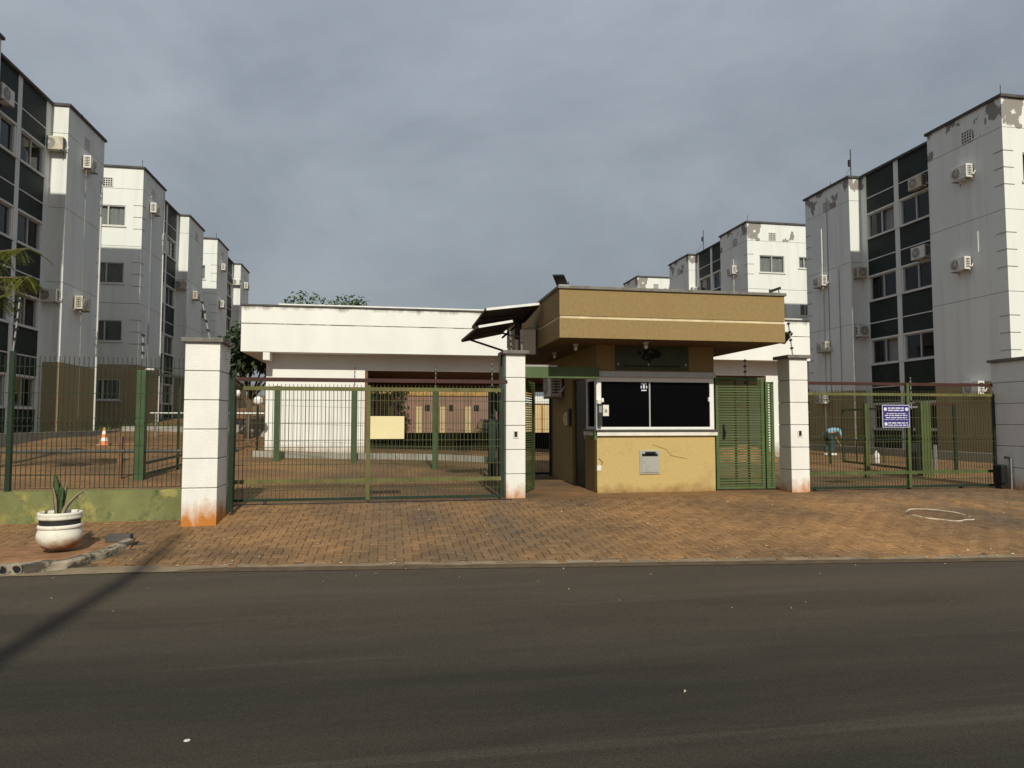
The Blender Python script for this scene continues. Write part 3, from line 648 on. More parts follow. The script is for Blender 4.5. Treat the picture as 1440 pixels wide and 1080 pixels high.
# wall air conditioners: outdoor unit looking along -Y in its own frame, back on y=0
def make_ac():
    r = thing('air_conditioner', 'x', 'air conditioner')
    b = MB().box(-0.39, 0.39, -0.36, -0.06, 0.0, 0.54).part('body', 'plastic_white', r, bevel=0.018)
    g = MB(); g.lathe([(0.205, 0), (0.205, 0.012), (0.001, 0.012)], (0, 0, 0), 24); g.v = [(x-0.10, -0.36-z, y+0.27) for x, y, z in g.v]; g.part('fan_opening', 'ac_fan', b)
    g = MB()
    for rr in (0.06, 0.10, 0.14, 0.18, 0.215):
        n = 24
        for k in range(n):
            a0, a1 = 2*math.pi*k/n, 2*math.pi*(k+1)/n
            g.bar((-0.10+rr*math.cos(a0), -0.378, 0.27+rr*math.sin(a0)), (-0.10+rr*math.cos(a1), -0.378, 0.27+rr*math.sin(a1)), 0.008)
    for k in range(6): a0 = math.pi*k/6; g.bar((-0.10-0.215*math.cos(a0), -0.384, 0.27-0.215*math.sin(a0)), (-0.10+0.215*math.cos(a0), -0.384, 0.27+0.215*math.sin(a0)), 0.008)
    g.part('fan_guard', 'plastic_white', b)
    for sx in (1, -1):
        v = MB()
        for k in range(6): v.box(sx*0.388, sx*0.396, -0.31, -0.11, 0.08+k*0.07, 0.11+k*0.07)
        v.box(sx*0.386, sx*0.391, -0.22, -0.20, 0.08, 0.46); v.part('side_louvre', 'plastic_dark', b)
    for x in (-0.28, 0.28): MB().bar((x, 0.02, -0.02), (x, -0.38, -0.02), 0.04).bar((x, 0.01, -0.16), (x, 0.01, 0.0), 0.035, 0.03).part('bracket', 'joint_grey', r)
    MB().path([(0.36, -0.15, 0.12), (0.45, -0.1, 0.10), (0.45, 0.0, 0.25)], 0.022).part('hose', 'plastic_white', r)
    return r
AC0 = make_ac(); _first = [True]
def ac(label, x, y, z, face):
    o = AC0 if _first[0] else copy_tree(AC0); _first[0] = False
    o.location = (x, y, z); o.rotation_euler = (0, 0, {'y-': 0, 'x-': R(-90), 'x+': R(90)}[face]); o['label'] = label; o['group'] = 'air conditioners on the apartment blocks'
    q = 0.86*random.uniform(0.94, 1.06); o.scale = (q, q, q)
    if random.random() < 0.4: bd = [c for c in o.children if c.name.startswith('body')][0]; bd.material_slots[0].link = 'OBJECT'; bd.material_slots[0].material = MATS['plastic_aged']
XR, XL = 19.3, -11.25
nb = 'block behind the blue notice'
ac('air conditioner under the peeled paint at the top of the '+nb, XR, 19.95, 9.80, 'x-')
ac('air conditioner below a short white pipe on the '+nb, XR, 20.15, 6.72, 'x-')
ac('air conditioner over the ground floor olive paint of the '+nb, XR, 19.8, 2.50, 'x-')
ac('air conditioner above the uppermost window of the '+nb, XR+REC, 22.55, 10.42, 'x-')
ac('air conditioner above the blue curtained window of the '+nb, XR+REC, 22.5, 7.72, 'x-')
ac('air conditioner high beside the white rain pipe of the '+nb, XR, 27.85, 7.68, 'x-')
ac('air conditioner halfway up beside the white rain pipe of the '+nb, XR, 27.75, 4.72, 'x-')
ac('air conditioner low by the rain pipe of the '+nb, XR, 27.95, 2.42, 'x-')
ac('upper air conditioner on the inner corner return of the '+nb, 19.72, 25.97, 7.68, 'y-')
ac('lower air conditioner on the inner corner return of the '+nb, 19.70, 25.97, 5.18, 'y-')
pb = 'peeling block above the booth roof'
ac('air conditioner on the near wing of the '+pb, XR, 35.9, 9.95, 'x-')
ac('air conditioner in the corner recess of the '+pb, 19.75, 41.92, 9.95, 'y-')
ac('air conditioner on the far wing of the '+pb, XR, 43.9, 9.9, 'x-')
cb_ = 'block behind the traffic cone'
ac('air conditioner near the eaves on the far wing of the '+cb_, XL, 27.8, 11.0, 'x+')
ac('air conditioner halfway up the far wing of the '+cb_, XL, 27.5, 5.68, 'x+')
ac('air conditioner by the top window recess of the '+cb_, -11.62, 26.32, 11.1, 'y-')
ac('air conditioner behind the yellow leaves on the '+cb_, -11.62, 26.32, 5.75, 'y-')
ac('air conditioner high in the panel recess of the '+cb_, XL-REC, 22.9, 11.3, 'x+')
sb_ = 'second block behind the cone'
ac('air conditioner near the front corner of the '+sb_, XL, 35.1, 11.55, 'x+')
ac('air conditioner in the panel recess corner of the '+sb_, -11.62, 41.37, 9.1, 'y-')
ac('air conditioner on the far wing of the '+sb_, XL, 42.6, 8.75, 'x+')
tb_ = 'farthest block behind the cone'
ac('upper air conditioner on the near wing of the '+tb_, XL-0.1, 49.7, 12.0, 'x+')
ac('lower air conditioner on the near wing of the '+tb_, XL-0.1, 49.5, 9.4, 'x+')
ac('air conditioner in the recess corner of the '+tb_, -11.68, 55.87, 12.2, 'y-')
ac('air conditioner on the far wing of the '+tb_, XL-0.1, 57.3, 12.2, 'x+')

# ------------------------------------------------------------------ white clubhouse behind the gate
cl = thing('clubhouse', 'low white building with a wide overhanging parapet and open passage behind the gate', 'building', (-3.8, 22.8, 0.55))
def cb(m, x0, x1, y0, y1, z0, z1): m.box(x0+3.8, x1+3.8, y0-22.8, y1-22.8, z0-0.55, z1-0.55); return m
m = MB(); cb(m, -3.8, -0.74, 22.8, 28.5, -0.2, 3.75); cb(m, 13.4, 14.1, 22.8, 28.5, -0.2, 3.75); cb(m, -0.74, 13.4, 22.8, 23.0, 3.26, 3.75); m.part('wall', 'building_white', cl)
m = MB(); cb(m, -0.735, 13.395, 23.0, 28.5, 3.24, 3.75); cb(m, -0.735, 13.395, 28.2, 28.48, 2.86, 3.239); cb(m, -0.739, -0.65, 22.78, 28.2, 0.2, 3.239); m.part('passage_ceiling', 'brown_paint', cl)
m = MB(); cb(m, -4.45, 14.75, 22.15, 29.2, 3.75, 4.60); cb(m, -4.45, 14.75, 22.15, 29.2, 4.63, 5.16); m.part('parapet', 'building_white', cl); cb(MB(), -4.44, 14.74, 22.158, 29.19, 4.60, 4.63).part('parapet_joint', 'groove_dirty', cl)
m = MB(); cb(m, -4.48, 14.78, 22.12, 29.2, 5.16, 5.21); m.part('coping', 'coping_dark', cl)
m = MB(); cb(m, -3.4, 14.6, 22.35, 22.5, 5.21, 5.29); m.part('gutter_edge', 'roof_sheet', cl)
for x in (-3.8, 5.0, 13.9): cb(MB(), x, x+0.2, 22.17, 22.8, 3.5, 3.75).part('bracket_beam', 'building_white', cl)
# kerb and step in front of it
kb = MB(); n = 16
for i in range(n+1):
    x = -3.7+i*6.9/n; y = 20.3-(max(0, i-11)**2)*0.05; z = zg(x, y)
    kb.v += [(x, y, z-0.1), (x, y, z+0.17), (x, y+0.14, z+0.17), (x, y+0.14, z-0.1)]
for i in range(n):
    a = 4*i
    for q in range(3): kb.f.append((a+q, a+4+q, a+5+q, a+1+q))
kb.f += [(0, 1, 2, 3), (4*n+3, 4*n+2, 4*n+1, 4*n)]
tag(kb.top('bed_kerb', 'concrete', (-0.3, 20.3, 0.5)), 'long grey concrete kerb in front of the white clubhouse', 'kerb')
# things seen through the passage
bw = MB().box(-1.5, 9.5, 31.0, 31.3, 0.1, 1.12).top('retaining_wall', 'black_wall', (4, 31, 0.3)); tag(bw, 'low black wall across the yard seen through the clubhouse passage', 'wall')
pk = thing('boundary_wall', 'pink plastered boundary wall with cream piers seen through the clubhouse passage', 'wall', (3, 38, 0.3))
MB().box(-6, 3.0, 0, 0.25, -0.3, 2.75).part('wall', 'pink_plaster', pk)
for x in (-4.4, -3.0, -1.5, -0.2, 1.2): MB().box(x, x+0.32, -0.12, 0.0, -0.3, 2.15).part('pier', 'cream_plaster', pk); MB().box(x+0.5, x+0.75, -0.06, 0.0, 1.95, 2.25).part('vent', 'void_shade', pk)
MB().box(-6.05, 3.05, -0.06, 0.31, 2.75, 2.86).part('coping', 'ochre', pk)
ch = thing('cream_house', 'cream house with white parapet beside the pink boundary wall', 'building', (7.6, 43, 0.3))
MB().box(-2.6, 4.0, 0, 6, -0.3, 2.5).part('wall', 'cream_plaster', ch)
MB().box(-2.7, 4.1, -0.12, 6.1, 2.5, 2.95).part('parapet', 'building_white', ch)
for k in range(9): MB().box(-2.3+k*0.62, -2.2+k*0.62, -0.1, 0.0, -0.3, 2.45).part('pilaster', 'ochre', ch)
bh = thing('ochre_roof_house', 'far house with a low ochre tiled roof behind the pink wall', 'building', (2, 50, 0.3))
MB().box(-8, 8, 0, 6, -0.3, 3.2).part('wall', 'pink_plaster', bh); m = MB(); m.poly([(-8.5, -0.6, 3.1), (8.5, -0.6, 3.1), (8.5, 3, 4.6), (-8.5, 3, 4.6)]); m.poly([(-8.5, 6.6, 3.1), (8.5, 6.6, 3.1), (8.5, 3, 4.6), (-8.5, 3, 4.6)]); m.poly([(-8.5, -0.6, 3.1), (-8.5, 6.6, 3.1), (-8.5, 3, 4.6)]); m.poly([(8.5, -0.6, 3.1), (8.5, 6.6, 3.1), (8.5, 3, 4.6)]); m.poly([(-8.5, -0.6, 3.1), (8.5, -0.6, 3.1), (8.5, 6.6, 3.1), (-8.5, 6.6, 3.1)]); m.part('roof', 'ochre', bh)
# black car behind the low wall, seen from the back
car = thing('parked_car', 'black car parked beyond the clubhouse passage, roof showing over the black wall', 'car', (5.35, 34.0, 0.33))
def loft(secs, n_side):
    m = MB(); k = len(secs[0])
    for s_ in secs: m.v += s_
    for i in range(len(secs)-1):
        for j in range(k): m.f.append((i*k+j, i*k+(j+1) % k, (i+1)*k+(j+1) % k, (i+1)*k+j))
    m.f += [tuple(reversed(range(k))), tuple((len(secs)-1)*k+j for j in range(k))]
    return m
def csec(y, w, z0, z1, r=0.14): return [(-w+r*0.4, y, z0), (w-r*0.4, y, z0), (w, y, z0+r), (w*0.98, y, z1-r), (w-r, y, z1), (-w+r, y, z1), (-w*0.98, y, z1-r), (-w, y, z0+r)]
loft([csec(0.0, 0.72, 0.38, 0.72), csec(0.12, 0.82, 0.25, 0.86), csec(0.9, 0.85, 0.2, 0.92), csec(3.0, 0.85, 0.2, 0.94), csec(4.1, 0.8, 0.22, 0.82), csec(4.2, 0.7, 0.35, 0.6)], 8).part('body', 'car_black', car, smooth=False)
cabin = loft([csec(0.35, 0.72, 0.88, 0.95, 0.03), csec(0.95, 0.62, 0.88, 1.40, 0.1), csec(2.2, 0.63, 0.88, 1.44, 0.1), csec(3.05, 0.72, 0.88, 0.96, 0.03)], 8).part('cabin', 'car_black', car)
MB().slab([(-0.55, 0.44, 1.0), (0.55, 0.44, 1.0), (0.5, 0.86, 1.34), (-0.5, 0.86, 1.34)], 0.03).part('rear_window', 'tinted_glass', cabin)
for x in (-0.66, 0.66):
    MB().box(x-0.12, x+0.12, -0.02, 0.1, 0.6, 0.75).part('tail_light', 'rust_brown', car)
for x in (-0.78, 0.78):
    for y in (0.8, 3.3):
        wmb = MB().tube((x-0.1, y, 0.3), (x+0.1, y, 0.3), 0.3, n=20).part('wheel', 'tyre', car); MB().tube((x-0.11, y, 0.3), (x+0.11, y, 0.3), 0.17, n=14).part('rim', 'steel', wmb)

# ------------------------------------------------------------------ gatehouse booth
bt = thing('gatehouse_booth', 'tan gatehouse booth with a wide flat overhanging roof and black service window', 'gatehouse', (4.8, 11.95, 0.30))
def bb(m, x0, x1, y0, y1, z0, z1): m.box(x0-4.8, x1-4.8, y0-11.95, y1-11.95, z0-0.30, z1-0.30); return m
X0, X1, YF, YB, ZS = 3.70, 5.97, 11.95, 15.6, 2.97
m = MB(); bb(m, X0, X1, YF, YF+0.15, 0.0, 1.33); m.part('front_wall', 'booth_yellow', bt)
m = MB(); bb(m, X0, X0+0.15, YF+0.151, 12.70, 0.0, 1.33); bb(m, X0, X0+0.15, 13.62, YB, 0.0, ZS); bb(m, X0, X0+0.15, 12.70, 13.62, 2.42, ZS); bb(m, X1-0.15, X1, YF+0.151, YB, 0.0, ZS); bb(m, X0+0.15, X1-0.15, YB-0.15, YB, 0.0, ZS)
m.part('side_wall', 'booth_tan', bt)
m = MB(); bb(m, X0, X1, YF, YF+0.15, 2.49, ZS); bb(m, X0, X0+0.15, YF+0.151, 12.699, 2.49, ZS); m.part('upper_wall', 'booth_tan', bt)
m = MB(); bb(m, X0-0.02, X1+0.02, YF-0.035, YF+0.17, 2.39, 2.488); bb(m, X0-0.02, X0+0.17, YF+0.171, 12.69, 2.39, 2.488); m.part('lintel', 'window_frame', bt)
m = MB(); bb(m, X0-0.05, X1+0.05, YF-0.08, YF+0.3, 1.405, 1.435); bb(m, X0-0.05, X0+0.25, YF+0.3, 12.72, 1.405, 1.435); m.part('counter_top', 'granite', bt, bevel=0.005)
m = MB(); bb(m, X0-0.03, X1+0.03, YF-0.05, YF+0.16, 1.325, 1.404); bb(m, X0-0.03, X0+0.16, YF+0.161, 12.71, 1.325, 1.404); m.part('counter_edge', 'counter_white', bt)
# window
wf = MB(); z0, z1 = 1.436, 2.388
bb(wf, X0+0.0, X0+0.09, YF+0.02, YF+0.09, z0, z1); bb(wf, X1-0.08, X1, YF+0.02, YF+0.09, z0, z1); bb(wf, X0+0.09, X1-0.08, YF+0.02, YF+0.09, z1-0.085, z1); bb(wf, X0+0.09, X1-0.08, YF+0.02, YF+0.09, z0, z0+0.045)
win = wf.part('service_window', 'window_frame_white', bt)
m = MB(); bb(m, X0+0.09, 4.71, YF+0.050, YF+0.058, z0+0.045, z1-0.085); m.part('pane', 'tinted_glass', win)
m = MB(); bb(m, 4.73, X1-0.08, YF+0.050, YF+0.058, z0+0.045, z1-0.085); m.part('pane', 'tinted_glass', win)
m = MB(); bb(m, 4.708, 4.732, YF+0.035, YF+0.07, z0+0.045, z1-0.085); m.part('mullion', 'window_frame', win)
m = MB(); bb(m, X1-0.115, X1-0.078, YF-0.005, YF+0.05, 1.95, 2.03); bb(m, X0+0.088, X0+0.13, YF-0.005, YF+0.05, 1.93, 2.0); m.part('latch', 'window_frame_white', win)
sw = MB(); bb(sw, X0+0.02, X0+0.08, 12.09, 12.16, z0, z1); bb(sw, X0+0.02, X0+0.08, 12.64, 12.70, z0, z1); bb(sw, X0+0.02, X0+0.08, 12.16, 12.64, z1-0.06, z1); bb(sw, X0+0.02, X0+0.08, 12.16, 12.64, z0, z0+0.05)
swo = sw.part('side_window', 'window_frame_white', bt); m = MB(); bb(m, X0+0.045, X0+0.053, 12.16, 12.64, z0+0.05, z1-0.06); m.part('pane', 'tinted_glass', swo)
m = MB(); bb(m, X0+0.06, X0+0.10, 12.70, 13.62, 0.28, 2.42); d = m.part('doorway', 'black_metal', bt); m = MB(); bb(m, X0+0.02, X0+0.06, 12.78, 12.84, 1.25, 1.40); m.part('door_handle', 'steel', d)  # black panel stands in for the dark open doorway
# stickers on the glass
m = MB(); cx_, cz_ = 4.615, 2.215
bb(m, cx_-0.055, cx_+0.055, YF+0.045, YF+0.049, cz_+0.045, cz_+0.07); bb(m, cx_-0.016, cx_+0.016, YF+0.0455, YF+0.0492, cz_-0.03, cz_+0.045); bb(m, cx_-0.05, cx_+0.05, YF+0.046, YF+0.0494, cz_-0.075, cz_-0.055); bb(m, cx_-0.06, cx_-0.04, YF+0.0452, YF+0.0491, cz_-0.03, cz_+0.02); bb(m, cx_+0.04, cx_+0.06, YF+0.0452, YF+0.0491, cz_-0.03, cz_+0.02)
m.part('sticker', 'sign_print', win)
m = MB(); bb(m, 3.83, 3.94, YF+0.044, YF+0.049, 1.68, 1.88); nt = m.part('paper_notice', 'counter_white', win); m = MB(); bb(m, 3.86, 3.91, YF+0.041, YF+0.0439, 1.74, 1.80); m.part('print', 'joint_grey', nt)
m = MB(); bb(m, X0+0.01, X0+0.085, YF-0.06, YF+0.0199, 1.50, 1.90); ic = m.part('intercom', 'plastic_dark', bt, bevel=0.008); m = MB(); bb(m, X0+0.02, X0+0.075, YF-0.07, YF-0.061, 1.74, 1.86); m.part('intercom_screen', 'steel', ic); m = MB(); bb(m, X0+0.005, X0+0.07, YF-0.03, YF+0.0198, 1.90, 1.97); m.part('intercom_visor', 'plastic_white', ic)
# letter drawer in the front wall
m = MB(); bb(m, 4.50, 4.88, YF-0.018, YF+0.001, 0.63, 1.06); pl_ = m.part('letter_drawer', 'metal_plate', bt, bevel=0.004)
m = MB(); bb(m, 4.54, 4.84, YF-0.022, YF-0.0185, 0.95, 1.0); m.part('slot', 'void_shade', pl_); m = MB(); bb(m, 4.60, 4.79, YF-0.06, YF-0.0185, 1.0, 1.035); m.part('slot_hood', 'black_metal', pl_); m = MB(); bb(m, 4.53, 4.85, YF-0.028, YF-0.019, 0.66, 0.94); m.part('front_plate', 'metal_plate', pl_)
# cracks and a conduit at the wall corner
m = MB(); m.path([(-0.05, -0.006, 0.86), (0.22, -0.006, 0.77), (0.30, -0.006, 0.66), (0.62, -0.006, 0.60)], 0.0022, 4); m.path([(-1.07, -0.006, 0.62), (-1.0, -0.006, 0.55), (-1.06, -0.006, 0.45)], 0.006, 4); m.part('crack', 'booth_soffit_shade', bt)
m = MB(); m.box(-1.105, -1.03, -0.012, 0.0, 0.40, 0.50); m.part('plaster_patch', 'counter_white', bt)
m = MB(); m.box(-1.16, -1.11, -0.05, 0.04, 0.95, 1.12); m.part('green_cover', 'green_bright', bt)
# plaque with tree emblem and two lines of print, too worn to read
m = MB(); bb(m, 4.06, 5.46, YF-0.03, YF+0.001, 2.52, 2.95); pq = m.part('name_plaque', 'plaque', bt, label='dark green name plaque with a tree emblem')
m = MB(); rr = random.Random(5)
for k in range(46):
    a = rr.uniform(0, 6.28); d_ = rr.random()**0.5; cxx = 4.70-4.8+math.cos(a)*d_*0.20; czz = 2.80-0.30+math.sin(a)*d_*0.10; q = rr.uniform(0.018, 0.04)
    m.lathe([(q, 0), (0.001, 0.004)], (0, 0, 0), 7, cap=False); 
    for vi in range(len(m.v)-14, len(m.v)): x, y, z = m.v[vi]; m.v[vi] = (cxx+x, -0.031-z-0.0004*k/4, czz+y)
m.box(-0.115, -0.085, -0.034, -0.031, 2.63-0.3, 2.78-0.3)
m.part('tree_emblem', 'black_wall', pq)
m = MB(); x = 4.22
while x < 5.25:
    w = rr.uniform(0.03, 0.10); bb(m, x, x+w, YF-0.033, YF-0.0301, 2.575, 2.602); x += w+0.014
m.part('print', 'black_wall', pq)
m = MB()
for x in (4.10, 4.68, 5.40): bb(m, x-0.015, x+0.015, YF-0.038, YF-0.0301, 2.605, 2.635)
m.part('stud', 'steel', pq)
# roof slab
RX0, RX1, RY0, RY1 = 2.79, 6.88, 11.05, 16.2
m = MB(); bb(m, RX0, RX1, RY0, RY1, ZS+0.0, 3.295); bb(m, RX0+0.02, RX1-0.02, RY0+0.02, RY1, 3.295, 3.34); bb(m, RX0, RX1, RY0, RY1, 3.34, 3.79); roof = m.part('roof', 'booth_tan', bt)
m = MB(); bb(m, RX0+0.012, RX1-0.012, RY0+0.012, RY1-0.01, 3.2955, 3.3395); m.part('roof_groove', 'groove_cream', roof)
m = MB(); bb(m, RX0-0.03, RX1+0.03, RY0-0.03, RY1, 3.79, 3.84); m.part('coping', 'cap_stone', roof, bevel=0.006)
m = MB(); bb(m, RX0+0.05, RX1-0.05, RY0+0.05, RY1-0.05, ZS-0.006, ZS-0.001); m.part('soffit_shade', 'booth_soffit_shade', roof)  # dark sheet paints extra shade onto the roof underside
for (x, y) in ((4.43, 11.4), (3.3, 11.9), (3.28, 13.4)):
    lp = thing('ceiling_lamp', 'x', 'lamp', (x, y, ZS-0.006)); lp['label'] = {4.43: 'small bulb lamp under the booth roof above the plaque', 3.3: 'small bulb lamp under the booth roof over the walkway beam', 3.28: 'small bulb lamp under the booth roof over the mesh gate'}[x]
    MB().tube((0, 0, 0.003), (0, 0, -0.03), 0.05, 0.045, 14).part('base', 'plastic_white', lp); MB().sphere((0, 0, -0.075), 0.036, 12, 8, 1.25).part('bulb', 'globe', lp, smooth=True)
# wall phone and box on the booth side wall
ph = thing('wall_phone', 'cream wall phone on the booth side beside the door', 'phone', (X0, 13.95, 1.62)); MB().box(-0.07, 0.005, -0.07, 0.07, -0.12, 0.16).part('body', 'sign_cream', ph, bevel=0.03); MB().box(-0.10, -0.065, -0.04, 0.03, -0.07, 0.10).part('handset', 'sign_cream', ph, bevel=0.014)
kp_ = MB().box(X0-0.05, X0+0.004, 13.68, 13.80, 1.5, 1.85).top('key_box', 'plastic_dark', (X0, 13.74, 1.6), bevel=0.008); tag(kp_, 'black box on the booth wall between the phone and the door', 'box')
# air conditioner hung on the booth side
o = copy_tree(AC0); o.location = (X0, 14.6, 2.12); o.rotation_euler = (0, 0, R(-90)); o['label'] = 'air conditioner on the booth side wall above the mesh gate'; del o['group']
# floodlights on the roof
for (x, y, tilt, lb) in ((2.9, 11.2, -0.55, 'square black floodlight on the booth roof corner beside the solar panels'), (6.78, 11.2, 0.75, 'black floodlight on the booth roof corner above the slatted gate')):
    f = thing('floodlight', lb, 'floodlight', (x, y, 3.84))
    MB().box(-0.09, 0.09, -0.05, 0.05, -0.004, 0.035).part('foot', 'plastic_white' if tilt < 0 else 'cap_stone', f)
    MB().bar((-0.09, 0, 0.02), (-0.09, 0, 0.10), 0.012).bar((0.09, 0, 0.02), (0.09, 0, 0.10), 0.012).part('yoke', 'black_metal', f)
    if tilt < 0: q = [(-0.22, -0.10, 0.19), (-0.02, -0.10, 0.20), (0.10, 0.06, 0.06), (-0.11, 0.06, 0.055)]
    else: q = [(-0.12, -0.04, 0.02), (-0.02, 0.12, 0.07), (0.19, 0.10, 0.13), (0.10, -0.06, 0.11)]
    h = MB().slab([tuple(p) for p in q], 0.035).part('lamp_housing', 'black_metal', f)
    c_ = [Vector(p) for p in q]; ctr = sum(c_, Vector())/4; nn = (c_[1]-c_[0]).cross(c_[3]-c_[0]).normalized()
    MB().slab([tuple(ctr+(p-ctr)*0.84+nn*0.002) for p in c_], 0.004).part('lens', 'metal_plate', h)
# solar panels on a frame beside the booth
for near, farq, lb in ((((1.74, 12.3, 3.61), (2.72, 12.3, 3.74)), ((1.59, 13.1, 3.39), (2.60, 13.1, 3.53)), 'upper of two tilted panels on the bracket beside the booth roof'),
                       (((1.62, 12.45, 3.31), (2.25, 12.45, 3.43)), ((1.39, 13.15, 3.13), (2.15, 13.15, 3.30)), 'lower of two tilted panels on the bracket beside the booth roof')):
    sp_ = thing('solar_panel', lb, 'solar panel', near[0]); o3 = Vector(near[0]); P = [Vector(p)-o3 for p in (near[0], near[1], farq[1], farq[0])]
    MB().slab([tuple(p) for p in P], 0.03).part('panel', 'solar_back', sp_)
    for i in range(4): MB().bar(P[i], P[(i+1) % 4], 0.035, 0.045).part('rim', 'roof_sheet' if i == 0 else 'solar_back', sp_)
    MB().bar((P[0]+P[3])/2+Vector((0, 0, -0.03)), (P[1]+P[2])/2+Vector((0, 0, -0.03)), 0.04).part('rail', 'black_metal', sp_)
br_ = thing('panel_bracket', 'dark steel post and struts carrying the panels beside the booth', 'bracket', (2.45, 13.0, 0.3))
MB().box(-0.07, 0.07, -0.07, 0.07, 0.0, 3.2).part('post', 'solar_back', br_)
MB().bar((0, 0, 2.55), (-1.0, 0, 2.86), 0.035).bar((0, -0.1, 2.9), (-0.9, -0.3, 3.05), 0.03).bar((0.0, -0.2, 3.0), (0.35, -0.3, 3.1), 0.03).bar((0.0, 0, 3.15), (-0.35, -0.3, 2.85), 0.03).bar((0, 0, 3.1), (0.2, -0.55, 3.38), 0.03).part('strut', 'black_metal', br_)
MB().box(0.0, 0.38, -0.25, 0.3, 2.55, 3.02).part('junction_box', 'solar_back', br_)
rp = thing('solar_panel', 'ragged dark panel behind the booth roof above the slatted gate', 'solar panel', (8.3, 13.0, 3.3)); MB().slab([(-0.6, 0.2, 0.22), (0.1, 0.2, 0.16), (0.22, 0.7, 0.0), (-0.5, 0.7, 0.08)], 0.03).part('panel', 'solar_back', rp); MB().bar((-0.3, 0.45, 0.1), (-1.45, 0.45, 0.15), 0.04).part('arm', 'black_metal', rp)

# ------------------------------------------------------------------ pillars
def rod(parent, x, y, z0, h, lean=(0, 0), n=4, m='steel'):
    r = MB().tube((x, y, z0), (x+lean[0], y+lean[1], z0+h), 0.012).part('insulator_rod', m, parent)
    for k in range(n):
        t = 0.25+0.7*k/(n-1); px, py, pz = x+lean[0]*t, y+lean[1]*t, z0+h*t
        MB().tube((px, py-0.035, pz), (px, py+0.035, pz), 0.017, n=8).part('insulator', 'black_metal', r)
def pillar(label, x0, x1, y0, y1, zt, zb=0.30, cap=0.06, box=False):
    p = thing('gate_pillar', label, 'pillar', ((x0+x1)/2, (y0+y1)/2, zb)); w, d = (x1-x0)/2, (y1-y0)/2; H = zt-zb
    MB().box(-w+0.012, w-0.012, -d+0.012, d-0.012, -0.3, H-0.01).part('core', 'joint_grey', p)
    n = 6
    for k in range(n):
        a, b = H*k/n, H*(k+1)/n
        MB().box(-w, w, -d, d, a+(0.006 if k else -0.3), b-0.006).part('block', 'pillar_white', p, bevel=0.008)
    MB().box(-w-cap, w+cap, -d-cap, d+cap, H-0.005, H+0.055).part('cap', 'cap_stone', p, bevel=0.008)
    if box:
        bx_ = MB().box(-0.045, 0.045, -d-0.012, -d+0.002, 1.0, 1.13).part('switch_box', 'plastic_white', p, bevel=0.004); MB().box(-0.026, 0.026, -d-0.014, -d-0.0125, 1.02, 1.11).part('switch', 'black_metal', bx_)
    return p
PL = pillar('thick white block pillar with orange soil stain beside the mossy low wall', -2.67, -2.23, 9.80, 10.42, 2.64, cap=0.045)
PM = pillar('slim white block pillar between the sliding gate and the booth walkway', 1.95, 2.28, 11.40, 11.86, 2.72, box=True)
PR = pillar('slim white block pillar beside the green slatted gate', 7.20, 7.56, 11.45, 11.84, 2.74, box=True)
PF = pillar('grey shaded block pillar at the motor end of the gate carrying the blue notice', 11.70, 12.2, 9.95, 11.69, 2.74, cap=0.045)
rod(PL, 0.05, -0.15, 2.38, 0.55, (-0.12, 0)); rod(PM, -0.03, 0, 2.46, 0.42, (-0.03, 0)); rod(PM, 0.17, 0.1, 2.2, 0.48, (0.0, 0), 2); rod(PR, 0.02, 0, 2.48, 0.65, (-0.08, 0))
tm = MB()
for k in range(12): tm.bar((0.27, 0.05+0.02*math.sin(k*2.1), 2.05+k*0.035), (0.27+0.06*math.cos(k*1.7), 0.05+0.05*math.sin(k*2.1+1), 2.08+k*0.035), 0.008)
tm.part('cable_tangle', 'steel', PL)
for x in (-0.19,): MB().box(x-0.05, x, -0.03, 0.05, 0.0, 2.42).part('gate_stop_post', 'green_dark', PM)
MB().box(0.235, 0.30, 0.25, 0.32, 0.0, 2.0).part('gate_stop_post', 'green_dark', PL)
MB().sphere((-0.10, -0.85, 2.1), 0.07, 12, 8).part('bell_lamp', 'plastic_white', PF, smooth=True)

# ------------------------------------------------------------------ mesh fence, gates
def wire_panel(x0, x1, z0, z1, y=0.0, dx=0.06, r=0.0032, rows=(0.02, 0.22, 0.42, 0.5, 0.62, 0.82, 0.98), bend=0.02):
    m = MB(); n = int((x1-x0)/dx)
    zb = z0+(z1-z0)*0.5
    for k in range(n+1):
        x = x0+(x1-x0)*k/n
        m.bar((x, y, z0), (x, y, zb-0.03), r*2); m.bar((x, y, zb-0.03), (x, y-bend, zb), r*2); m.bar((x, y-bend, zb), (x, y, zb+0.03), r*2); m.bar((x, y, zb+0.03), (x, y, z1), r*2)
    for t in rows:
        z = z0+(z1-z0)*t; m.bar((x0, y+0.004, z), (x1, y+0.004, z), r*2.2)
    return m
lw = thing('low_wall', 'low concrete wall green with moss and algae under the mesh fence', 'wall', (-5, 10.3, 0.28))
MB().box(-9, 2.33, -0.09, 0.09, -0.3, 0.36).part('wall', 'moss_wall', lw)
fn = thing('mesh_fence', 'dark green welded mesh fence standing on the mossy low wall', 'fence', (-5, 10.3, 0.64))
for x in (-6.6, -4.05-0.0, -1.5, 0.02, 2.27): 
    if x in (-4.05,): continue
    MB().box(x-0.03, x+0.03, -0.02, 0.04, -0.04, 1.88).part('post', 'green_dark', fn)
for a, b in ((-6.57, -1.53), (-1.47, -0.01), (0.05, 2.24)):
    w_ = wire_panel(a, b, 0.03, 1.82, rows=(0.0, 0.1, 0.32, 0.47, 0.53, 0.72, 0.92), r=0.0036).part('wire_mesh', 'green_dark', fn); w_['kind'] = 'stuff'
rod(fn, 0.02, 0, 1.86, 0.75, (0.06, 0), 5); rod(fn, 1.64, 0.0, 1.8, 0.35, (0.0, 0), 3)

